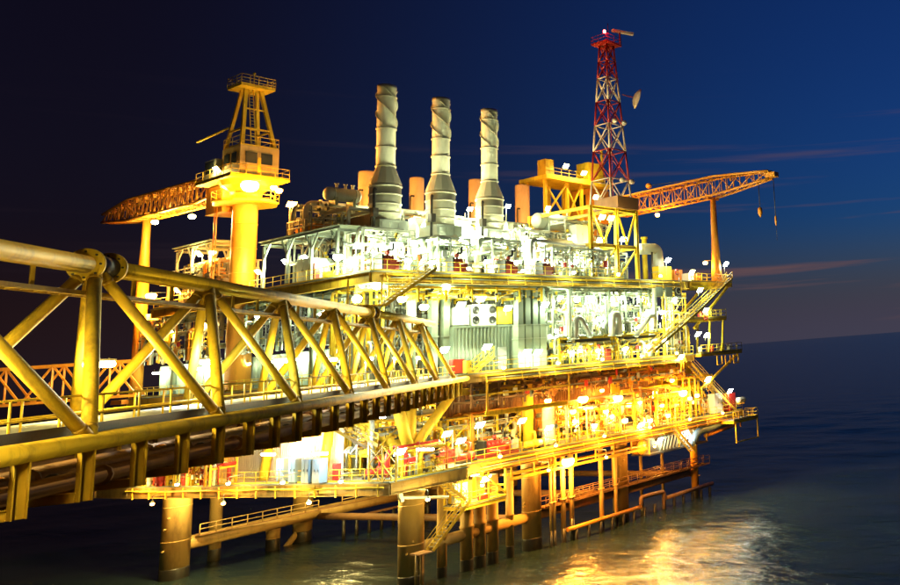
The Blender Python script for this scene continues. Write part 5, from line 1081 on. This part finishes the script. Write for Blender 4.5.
# ------------------------------------------------------------------ west side, seen through the bridge
wall_panels('green-grey ribbed wall of the middle deck facing the bridge', (46.2, 119.5), (46.2, 80.0), ZM, 22.6, 'greygreen', 1.3)
wall_panels('white ribbed wall of the lower deck facing the bridge beside the stair', (44.3, 88.5), (45.2, 79.5), ZL, 15.6, 'white', 1.1)
wall_panels('orange-lit cream wall behind the blue cabinets on the lower deck', (43.6, 99.5), (44.4, 88.8), ZL, 16.0, 'cream', 1.1)
BL = 'blue-grey electrical cabinet before the cream wall, '
for px, bl in ((280, 'farthest from the white wall'), (292, 'third from the white wall'), (305, 'second from the white wall'), (316, 'nearest the white wall')):
    p = PX(px, 466, x=42.6); cabinet(BL + bl, (42.6, p.y, ZL), 1.15, 0.7, 2.2, 'blue', 'row of blue cabinets', face='x')
def westrack(label, y0, y1, x0, x1, z0, z1, seed, pm, fm, **k):
    o = pipework(label, 0, y1 - y0, 0, x1 - x0, z0, z1, seed, pm, fm, **k)
    o.rotation_euler = (0, 0, R(-90)); loc = o.location.copy(); o.location = (x0 + loc.y, y1 - loc.x, loc.z); return o
westrack('white pipe rack over the green-grey wall beside the crane column', 80, 96, 44.2, 46.6, 22.8, 28.0, 51, WP, 'greygreen', levels=[24, 26, 27.6])
westrack('cream pipe rack over the green-grey wall beyond the crane column', 102, 120, 44.2, 46.6, 22.8, 28.0, 52, OP, 'cream', levels=[24, 26, 27.6])
westrack('yellow pipe rack on the middle deck rim beside the cabin and bridge', 76.6, 80, 44.4, 47, ZM, 28.0, 53, YP, 'yellow')
westrack('low orange pipe rack on the lower deck end by the red extinguishers', 100, 106, 39.8, 42.4, ZL, 13.4, 54, ['orange', 'yellow', 'cream', 'red'], 'yellow', valves=5)
westrack('brown pipe rack slung under the middle deck rim over the blue cabinets', 82, 104, 43.8, 46, 16, 18.2, 55, ['brown', 'orange', 'yellow'], 'brown', levels=[16.4, 17.5], drops=False, valves=0)
westrack('cream pipe rack on the upper deck rim beyond the crane column', 102, 110, 44.2, 48, ZU, 33.5, 56, ['cream', 'orange', 'white'], 'cream')
open_shed('cream braced lookout shed on the upper deck beyond the crane column', 43.9, 47.4, [103.5, 107.5, 111.0], 32.0, 35.2, 'cream')
lk = thing('lookout_platform', 'cream platform with handrail under the braced lookout shed', 'platform', (44, 107, ZU)); MB().bb((43.7, 103, 31.7), (47.8, 114.5, 32.0)).build('floor', 'cream', lk); rail(lk, [(43.8, 103, 32), (43.8, 114.4, 32), (47.7, 114.4, 32)], m='cream', r=.05)
for y in (103.6, 108, 113): MB().bar((44, y, ZU), (44, y, 31.7), .25, .25).build('post', 'cream', lk); MB().bar((44, y, ZU + .2), (44, y - 2.2, 31.6), .15, .15).build('brace', 'cream', lk)
vessel_h('cream horizontal drum under the lookout platform beside the crane column', (46.6, 105, ZU + 1.5), 1.0, 4, 'cream', (0, 1, 0))
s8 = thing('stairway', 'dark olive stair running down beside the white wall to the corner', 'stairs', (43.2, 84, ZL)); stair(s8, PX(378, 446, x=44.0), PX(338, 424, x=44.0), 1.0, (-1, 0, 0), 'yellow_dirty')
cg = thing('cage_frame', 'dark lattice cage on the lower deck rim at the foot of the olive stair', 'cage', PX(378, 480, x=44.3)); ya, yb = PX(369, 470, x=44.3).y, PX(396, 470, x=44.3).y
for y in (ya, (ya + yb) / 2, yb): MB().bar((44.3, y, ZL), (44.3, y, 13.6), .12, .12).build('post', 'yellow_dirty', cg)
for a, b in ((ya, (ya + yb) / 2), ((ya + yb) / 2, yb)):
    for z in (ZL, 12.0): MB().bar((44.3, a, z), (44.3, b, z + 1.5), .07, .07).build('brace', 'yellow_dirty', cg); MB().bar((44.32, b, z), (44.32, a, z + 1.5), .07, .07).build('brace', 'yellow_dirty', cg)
pump('red pump on the lower deck corner behind the lattice cage', (46.0, 76.0, ZL), 'red')
cabinet('red extinguisher box on the white wall by the olive stair', (43.7, PX(337, 465, x=43.9).y, ZL), 0.6, 0.4, 1.6, 'red', doors=1, face='x')
westrack('yellow valve rack on the lower deck between the blue cabinets and the far end', 92.5, 99.5, 40.2, 42.4, ZL, 14.6, 57, ['yellow', 'white', 'orange', 'red'], 'yellow', valves=6)
wall_panels('yellow panels standing on the lower deck rim before the cream wall', (41.0, 100.0), (41.6, 96.4), ZL, 14.8, 'yellow', 1.2)
for y, m, lb in ((104.6, 'red', 'red foam drum at the far end of the lower deck rim'), (102.8, 'white', 'white drum at the far end of the lower deck rim'), (101.0, 'red', 'second red drum beside the white drum on the lower deck rim')):
    o = thing('drum', lb, 'drum', (39.6, y, ZL)); MB().lathe((39.6, y, ZL), [(0.36, 0.004), (0.4, 0.4), (0.37, 0.42), (0.4, 0.85), (0.36, 1.2), (0.1, 1.3)], 14).build('barrel', m, o); MB().tube((39.6, y, ZL + 1.3), (39.6, y, ZL + 1.5), .08, 8).build('spout', 'darksteel', o)
flood((39.6, 105.2, 13.2), 'yellow', 1000 * K0, 'added yellow lamp on a post at the far corner of the lower deck', None, face=(-1, 0, 0))  # added to light the otherwise dark end of the deck
# far truss bridge behind the left end
fb = thing('background_bridge', 'thin orange lattice bridge behind the big truss bridge, leading away from the platform', 'bridge', (40, 118, 18.6))
A0 = V((44.5, 118.5, 19.5)); dd = V((-0.78, 0.62, 0)).normalized(); Lb = 75; nb = 15; nn_ = V((-dd.y, dd.x, 0))
for off in (0, 2.6):
    for z in (0, 3.9): MB().bar(A0 + nn_ * off + V((0, 0, z)), A0 + nn_ * off + dd * Lb + V((0, 0, z)), 0.3, 0.3).build('chord', 'orange', fb)
    for k in range(nb):
        a = A0 + nn_ * off + dd * (Lb / nb * k); b = A0 + nn_ * off + dd * (Lb / nb * (k + 1)); m_ = (a + b) / 2; H = V((0, 0, 3.9))
        MB().bar(m_ + H, a, .18, .18).build('brace', 'orange', fb); MB().bar(m_ + H, b, .18, .18).build('brace', 'orange', fb); MB().bar(m_ + H, m_, .18, .18).build('post', 'orange', fb)
MB().bar(A0 + nn_ * 1.3 + V((0, 0, -.1)), A0 + nn_ * 1.3 + dd * Lb + V((0, 0, -.1)), 2.4, .1).build('walkway', 'grating', fb)

# ------------------------------------------------------------------ lamps
K = 1.0
def upper_label(px, py, y):
    if y > 84: return ('white lamp high on the tall racks behind the exhaust stacks', 'lamps high behind the stacks')
    if y < 75.5: return ('white lamp low along the upper deck rim in front of the stacks', 'lamps along the upper deck rim')
    if px < 400: return ('white lamp among the pipes at the foot of the stack beside the shed', 'lamps at the foot of the first stack')
    if px < 455: return ('white lamp among the pipes at the foot of the middle stack', 'lamps at the foot of the middle stack')
    if px < 515: return ('white lamp among the pipes at the foot of the stack nearest the mast', 'lamps at the foot of the last stack')
    return ('white lamp among the pipe racks between the last stack and the mast frame', 'lamps between last stack and mast frame')
for i, (px, py, y, pw) in enumerate(((338, 256, 77, 700), (358, 246, 75, 800), (372, 240, 78, 700), (395, 244, 76, 700), (412, 243, 78, 900), (432, 262, 74.6, 500), (440, 240, 78, 800), (462, 240, 79, 900), (470, 209, 85, 700), (437, 206, 85.5, 600), (487, 262, 74.6, 500), (505, 244, 79, 900), (518, 262, 75, 500), (527, 230, 82, 800), (545, 262, 75, 600), (560, 254, 79, 800), (575, 262, 76, 700), (548, 208, 85, 700), (508, 206, 86, 600), (388, 208, 86, 500), (384, 262, 74.8, 400), (408, 260, 74.8, 400), (425, 226, 84, 500), (455, 258, 76, 500), (470, 228, 83, 500), (497, 226, 83, 500), (522, 248, 78, 500), (538, 240, 80, 500), (570, 240, 80, 500), (352, 262, 76, 400))):
    lb, gr = upper_label(px, py, y)
    if y > 84: q = PX(px, py, y=y); flood(q, 'white', pw * 1.4 * K, lb, gr, pole=max(.6, q.z - 35.0), size=.7)
    elif i % 3 == 1: flood(PX(px, py, y=y), 'white', pw * 1.5 * K, lb, gr, pole=1.5, size=rnd.uniform(.6, .95))
    else: globe(PX(px, py, y=y), 'white', pw * 1.4 * K, lb, gr, k=rnd.uniform(.8, 1.35))
for x in (47, 54.5, 61.5, 69.0, 77.0): flood((x, 93.5, 38.6), 'orange', 1500 * K, 'orange lamp on a mast behind the tall racks lighting the salmon vent stacks', 'orange lamps by the vent stacks', pole=38.6 - ZU)
for px, py, pw in ((305, 258, 600), (325, 262, 500), (286, 262, 600)): flood(PX(px, py, x=45.2), 'white', pw * K, 'white floodlight under the roof of the knee-braced shed', 'floodlights in the knee-braced shed', face=(-1, 0, 0))
flood(PX(258, 272, x=44.2), 'yellow', 1500 * K, 'blinding yellow-white floodlight at the foot of the crane column', None, face=(-1, 0, 0), rad=0.35, size=0.8)
flood((43.9, 106.0, 34.5), 'yellow', 900 * K, 'floodlight on a post under the braced lookout shed', None, pole=2.5, face=(-1, 0, 0)); flood((43.6, 110.0, 30.8), 'orange', 900 * K, 'orange floodlight below the lookout platform', None, pole=1.6, face=(-1, 0, 0)); globe((44.0, 103.2, 34.4), 'orange', 700 * K, 'orange lamp on the lookout shed post next to the crane column', None)
for px, py, lb in ((596, 197, 'white lamp on the crane house behind the mast'), (602, 217, 'big yellow-white lamp at the top of the mast frame by its centre'), (611, 218, 'small yellow-white lamp at the top of the mast frame beside the brown box')): flood(PX(px, py, y=75.2 if py > 200 else 90), 'yellow', 700 * K, lb, None, pole=0.6)
for px, py, y, lb in ((600, 240, 76.4, 'white floodlight inside the wider bay of the yellow mast frame, upper'), (623, 239, 76.4, 'white floodlight inside the narrow bay of the yellow mast frame'), (604, 262, 76.4, 'white floodlight inside the wider bay of the yellow mast frame, lower')): flood(PX(px, py, y=y), 'white', 800 * K, lb, None)
flood(PX(668, 260, y=73.4), 'cool', 500 * K, 'white floodlight on a post at the upper deck end by the lifebuoy', None, pole=2.0); flood(PX(726, 264, y=73.2), 'cool', 350 * K, 'white floodlight on a post at the outer corner of the boom-post balcony', None, pole=2.2)
flood(PX(692, 272, y=73.6), 'yellow', 350 * K, 'yellow lamp on the small cream box at the upper deck end', None, pole=0.7)
flood(PX(566, 166, y=94), 'yellow', 500 * K, 'yellow lamp under the cabins of the gantry platform, outer', None, pole=.5); flood(PX(584, 173, y=94), 'yellow', 700 * K, 'yellow lamp under the cabins of the gantry platform, inner', None, pole=.5)
# crane lamps
globe(PX(250, 184, x=cx - 2.0), 'orange', 1700 * K, 'blazing sodium lamp on the crane column under its slewing deck', None, arm=(1.0, 0, .3), rad=0.4, k=2.4)
flood(PX(217, 165, x=cx - 2.2) - V((0, 0, .5)), 'yellow', 220 * K, 'yellow floodlight under the crane cab over the boom foot', None, pole=.3, face=(-1, 0, 0)); flood(PX(227, 187, x=cx - 1.6), 'yellow', 450 * K, 'yellow floodlight on the boom foot cage', None, pole=.3, face=(-1, 0, 0))
for px, py, lb in ((274, 187, 'sodium lamp on the crane service platform rail, inner of a pair'), (279, 190, 'sodium lamp on the crane service platform rail, outer of a pair')): globe(PX(px, py, x=cx + 1.4), 'orange', 700 * K, lb, None, arm=(.3, .3, .1))
globe(PX(151, 295, y=118), 'orange', 3200 * K, 'orange lamp beside the boom rest post behind the top chord', None, arm=(1.5, 0, .1), rad=.3, k=1.6)
globe((cx - 1.2, cy + 9, 39.0), 'yellow', 2600 * K, 'sodium lamp hung under the boom near its foot cage', None, arm=(0.3, 0, .6)); globe((cx - 1.6, cy + 17, 39.4), 'yellow', 2400 * K, 'sodium lamp hung under the middle of the resting boom', None, arm=(0.3, 0, .6))
globe((qx - 1.0, 84, 40.6), 'orange', 1300 * K, 'sodium lamp hung under the long lattice boom', None, arm=(0.3, 0, .6)); globe((94.4, 75.2, 32.2), 'orange', 900 * K, 'sodium lamp on the boom post of the corner balcony', None, arm=(.8, -.4, .1))
# middle deck
for i, (px, py, y, pw) in enumerate(((560, 298, 74.2, 500), (577, 299, 76, 600), (592, 297, 74.2, 600), (606, 299, 76, 600), (622, 297, 74.2, 600), (640, 299, 76, 600), (648, 312, 74.2, 900), (662, 312, 74.2, 900), (585, 322, 79.5, 600), (628, 322, 79.5, 600), (570, 312, 78, 400), (600, 318, 74.2, 300), (615, 305, 79, 500), (640, 326, 74.4, 300), (556, 330, 75, 400), (674, 300, 74, 500))):
    lb, gr = ('white lamp under the upper deck between the tall ducts and the U pipe', 'white lamps between ducts and U pipe') if px < 612 else ('white lamp under the upper deck between the U pipe and the long stair', 'white lamps between U pipe and long stair')
    if i % 3 == 0: flood(PX(px, py, y=y), 'white', pw * 1.6 * K, lb, gr, pole=.6, size=rnd.uniform(.6, 1.0))
    else: globe(PX(px, py, y=y), 'white', pw * 1.5 * K, lb, gr, k=rnd.uniform(.7, 1.3))
for px, py, lb in ((357, 298, 'white lamp under the upper deck rim beside the top chord'), (402, 298, 'white lamp hung under the landing of the olive stair'), (424, 306, 'white lamp under the upper deck between stair and post ducts'), (446, 286, 'white lamp under the upper deck edge over the post ducts'), (377, 285, 'white lamp close under the upper deck corner')): globe(PX(px, py, y=74.6), 'white', 520 * K, lb, None, k=1.2)
VL = 'white lamp low among the yellow valve racks of the middle deck'; VG = 'low white lamps among the valve racks'
for px, py in ((580, 350), (598, 350), (626, 348), (648, 346), (572, 352), (664, 340)): globe(PX(px, py, y=73.5), 'white', 320 * K, VL, VG, k=.8)
for px, py, y, lb in ((461, 305, 75.4, 'large white floodlight above the flat-topped roof unit of the cabin'), (481, 299, 75.4, 'large white floodlight above the fan cooler'), (508, 308, 75.4, 'white floodlight above the yellow roof unit'), (487, 347, 74.4, 'white floodlight at the corrugated cabin door'), (527, 352, 74.0, 'white lamp low before the tall ducts, by the cabin'), (538, 352, 74.0, 'white lamp low before the tall ducts, by the valve racks'), (444, 350, 75.0, 'white lamp at the end brace of the truss bridge'), (545, 305, 74.6, 'white lamp high beside the outermost tall duct')): flood(PX(px, py, y=y), 'white', 650 * K, lb, None, pole=.8)
for px, py, lb in ((700, 290, 'round white floodlight under the boom-post balcony'), (706, 310, 'white floodlight on the balcony one level below the boom post'), (698, 334, 'white floodlight under that balcony, inner of a pair'), (707, 335, 'white floodlight under that balcony, outer of a pair'), (681, 357, 'white floodlight at the end of the middle deck girder')): flood(PX(px, py, y=72.6), 'yellow' if px < 690 else 'white', 380 * K, lb, None, pole=.8)
# lower deck
for px, py, y, pw in ((583, 398, 74.0, 1000), (618, 397, 74.0, 1000), (573, 411, 74, 500), (575, 421, 74, 400), (606, 411, 74, 600), (612, 416, 74, 500), (602, 390, 78, 500), (683, 392, 73.6, 900), (640, 402, 74, 700), (629, 404, 78.6, 600), (560, 405, 76, 700), (662, 405, 74, 500), (672, 380, 74, 500), (548, 400, 73.8, 500), (690, 398, 73.6, 400), (697, 395, 73.8, 400), (650, 420, 74, 400), (594, 425, 74, 400), (590, 408, 76, 400), (625, 420, 74, 350), (668, 415, 74, 400), (655, 392, 75, 400)):
    if pw > 850: lb, gr = 'largest star-bright sodium lamp hung before the brown wall of the lower deck', 'three largest sodium lamps'
    elif px < 600: lb, gr = 'sodium lamp among the pipes of the lower deck near the white column tank', 'sodium lamps near the white column tank'
    elif px < 645: lb, gr = 'sodium lamp among the pipes of the lower deck near the slim cream tank', 'sodium lamps near the cream tank'
    else: lb, gr = 'sodium lamp among the pipes of the lower deck near the steep stair', 'sodium lamps near the steep stair'
    globe(PX(px, py, y=y), 'orange' if pw > 450 else 'yellow', pw * 0.62 * K, lb, gr, k=1.7 if pw > 850 else rnd.uniform(.75, 1.1))
for px, py, y, c, lb in ((447, 434, 75, 'yellow', 'white lamp before the smaller red engine skid, higher'), (461, 441, 74, 'yellow', 'white lamp before the smaller red engine skid, lower'), (480, 425, 73.8, 'white', 'bright white lamp at the edge of the big red engine'), (522, 421, 74, 'yellow', 'yellow lamp just past the big red engine'), (708, 379, 72.6, 'cool', 'white floodlight on a post half way up the steep stair'), (730, 391, 72.8, 'cool', 'white floodlight on a post at the lower deck end'), (549, 428, 73.2, 'yellow', 'yellow lamp shining on the tall white column tank'), (641, 425, 73.2, 'yellow', 'yellow lamp shining on the slim cream column tank')): flood(PX(px, py, y=y), c, (230 if c == 'cool' else 500) * K, lb, None, pole=1.5)
globe(PX(568, 460, y=73.0), 'orange', 3000 * K, 'blazing sodium lamp hung under the lower deck edge above the risers', None, rad=.35, k=2.0)
for px, py, lb in ((463, 475, 'white lamp in the caged hanging platform beside the stair'), (476, 473, 'white lamp in the caged hanging platform, middle'), (486, 479, 'white lamp in the caged hanging platform beside its brace')): flood(PX(px, py, y=73.4), 'yellow', 350 * K, lb, None, pole=.5)
flood(PX(690, 432, y=73.0), 'cool', 320 * K, 'round white floodlight over the hanging pipe skid', None, pole=.4, rad=.35, face=(-.5, 1, .6)); flood(PX(660, 440, y=73.2), 'white', 300 * K, 'white lamp over the dark tank of the hanging skid', None, pole=.4)
# west side battens
for px, py, x, lb in ((377, 417, 43.4, 'white tube lamp beside the knee brace over the olive stair'), (425, 449, 44.8, 'white tube lamp at the lower deck corner column'), (268, 454, 41.4, 'long white tube lamp over the blue cabinets'), (320, 453, 41.9, 'white tube lamp at the edge of the white wall')): tubelamp(PX(px, py, x=x), 'cool', 380 * K, lb, None, d=(0, 1, 0), L=2.2)
flood(PX(350, 450, x=43.4), 'cool', 260 * K, 'floodlight washing out the white wall by the olive stair', None, face=(1, 0, -.2)); flood(PX(400, 452, x=45.2), 'white', 500 * K, 'white lamp behind the lattice cage', None)
globe(PX(158, 429, x=41.5), 'yellow', 900 * K, 'small star-bright lamp seen under the bridge by the far end of the lower deck', None); flood(PX(198, 440, x=41), 'white', 1100 * K, 'white lamp over the low orange pipe rack', None, face=(-1, 0, 0)); globe(PX(222, 432, x=43.4), 'orange', 900 * K, 'orange lamp on the cream wall under the bridge', None); globe(PX(292, 432, x=43.4), 'orange', 700 * K, 'orange lamp on the cream wall over the tube lamp', None); globe(PX(310, 428, x=43.6), 'orange', 700 * K, 'orange lamp at the seam of cream and white walls', None)
WL = 'white tube lamp on the ribbed wall seen through the bridge'; WG = 'tube lamps on the ribbed wall'
for y in (83, 88, 93, 98.0, 103, 108, 113, 118): tubelamp((45.3, y, 21.9), 'white', 380 * K, WL, WG, d=(0, 1, 0), L=1.8, drop=.3)
for y in (81, 87, 93.0, 104, 112): flood((44.0, y, 26.4), 'white' if y < 95 else 'yellow', 600 * K, 'floodlight over the ribbed wall under the upper deck rim', 'floodlights over the ribbed wall', pole=.6, face=(-1, 0, 0))
# bridge walkway lamps on goosenecks from the far handrail
for k in range(9):
    s = S0 - 10.5 + k * 7.9; q = BP(s, NB - 2.5, ZB + 2.3)
    o = tubelamp(q, 'yellow' if k % 3 else 'cool', 640 * K, 'tube lamp on a gooseneck beside the walkway inside the truss bridge', 'tube lamps of the bridge walkway', d=(Q, Q, 0), L=1.5, drop=.05)
    MB().path([BP(s, NB - 2.7, ZB + .2), BP(s, NB - 2.7, ZB + 2.6), BP(s, NB - 2.5, ZB + 2.42)], 0.04, 6, .15).build('gooseneck', 'galv', o)
o = flood(BP(S0 - 9.0, NB + 1.3, ZB + 2.2), 'yellow', 500 * K, 'added fill floodlight on an outrigger of the near bridge handrail', None, pole=1.2, face=(Q, Q, -.2)); MB().bar(BP(S0 - 9.25, NB - .6, ZB + 1.1), BP(S0 - 9.25, NB + 1.5, ZB + 1.1), .08, .08).build('outrigger', 'yellow', o)  # fill lamp outside the frame, added to brighten the near rack posts
# small extra lamps on outriggers, added to brighten the deck edges
for z, xs, c, nm in ((ZL, (56, 63, 70, 77.5, 85, 92), 'orange', 'lower'), (ZM, (56.5, 63.5, 70, 76.5, 83), 'yellow', 'middle'), (ZU, (46, 52.5, 59, 66, 73, 80.5), 'white', 'upper')):
    for x in xs: globe((x, 71.5, z + 0.35), c, 190 * K, 'small added lamp on an outrigger along the %s deck edge' % nm, 'added outrigger lamps of the %s deck edge' % nm, arm=(0, 1.5, .35), rad=.12, k=.55)
for y in (75, 82, 89, 96, 103): x = 44.5 - (y - 71.2) * .166; globe((x - 1.4, y, ZL + .4), 'yellow', 170 * K, 'small added lamp on an outrigger along the lower deck rim facing the bridge', 'added outrigger lamps facing the bridge', arm=(1.4, 0, .35), rad=.12, k=.5)
for x, c in ((47.4, 'yellow'), (53.8, 'yellow'), (61.8, 'orange'), (70.0, 'orange'), (78.0, 'orange')): globe((x, 71.3 if x > 53 else 70.2, 8.5), c, 520 * K, 'added lamp on an outrigger below the lower deck girder shining on the legs', 'added leg lamps below the lower deck girder', arm=(0, 1.6, .6), rad=.15, k=.5)  # extra lamps added to light the front legs and streak the water
for y, c in ((80, 'yellow'), (91, 'orange'), (101, 'orange')): x = 44.5 - (y - 71.2) * .166; globe((x - .5, y, 8.95), c, 560 * K, 'added lamp on an outrigger below the lower deck rim facing the bridge', 'added leg lamps facing the bridge', arm=(1.2, 0, .6), rad=.15, k=.5)  # extra lamps added for the legs and water on the bridge side
# hidden under-deck lamps, added to light the legs and the water
for p, pw, lb in (((47.2, 78.2, 9.3), 900, 'added lamp under the lower deck behind the front corner leg'), ((45.6, 90, 9.3), 1300, 'added lamp under the lower deck between corner leg and rear leg'), ((43.0, 103.0, 9.3), 1500, 'added lamp under the lower deck beside the rear leg'), ((58, 104.0, 9.3), 700, 'added lamp under the lower deck over the rear jacket brace'), ((60, 78.5, 9.3), 600, 'added lamp under the lower deck behind the conductors'), ((72, 78.5, 9.3), 600, 'added lamp under the lower deck behind the slim risers'), ((86, 78, 6.6), 600, 'added lamp under the hanging pipe skid')):
    globe(p, 'yellow' if p[0] < 62 else 'orange', pw * 1.9 * K, lb, None, arm=(0, .3, .3), k=.7)
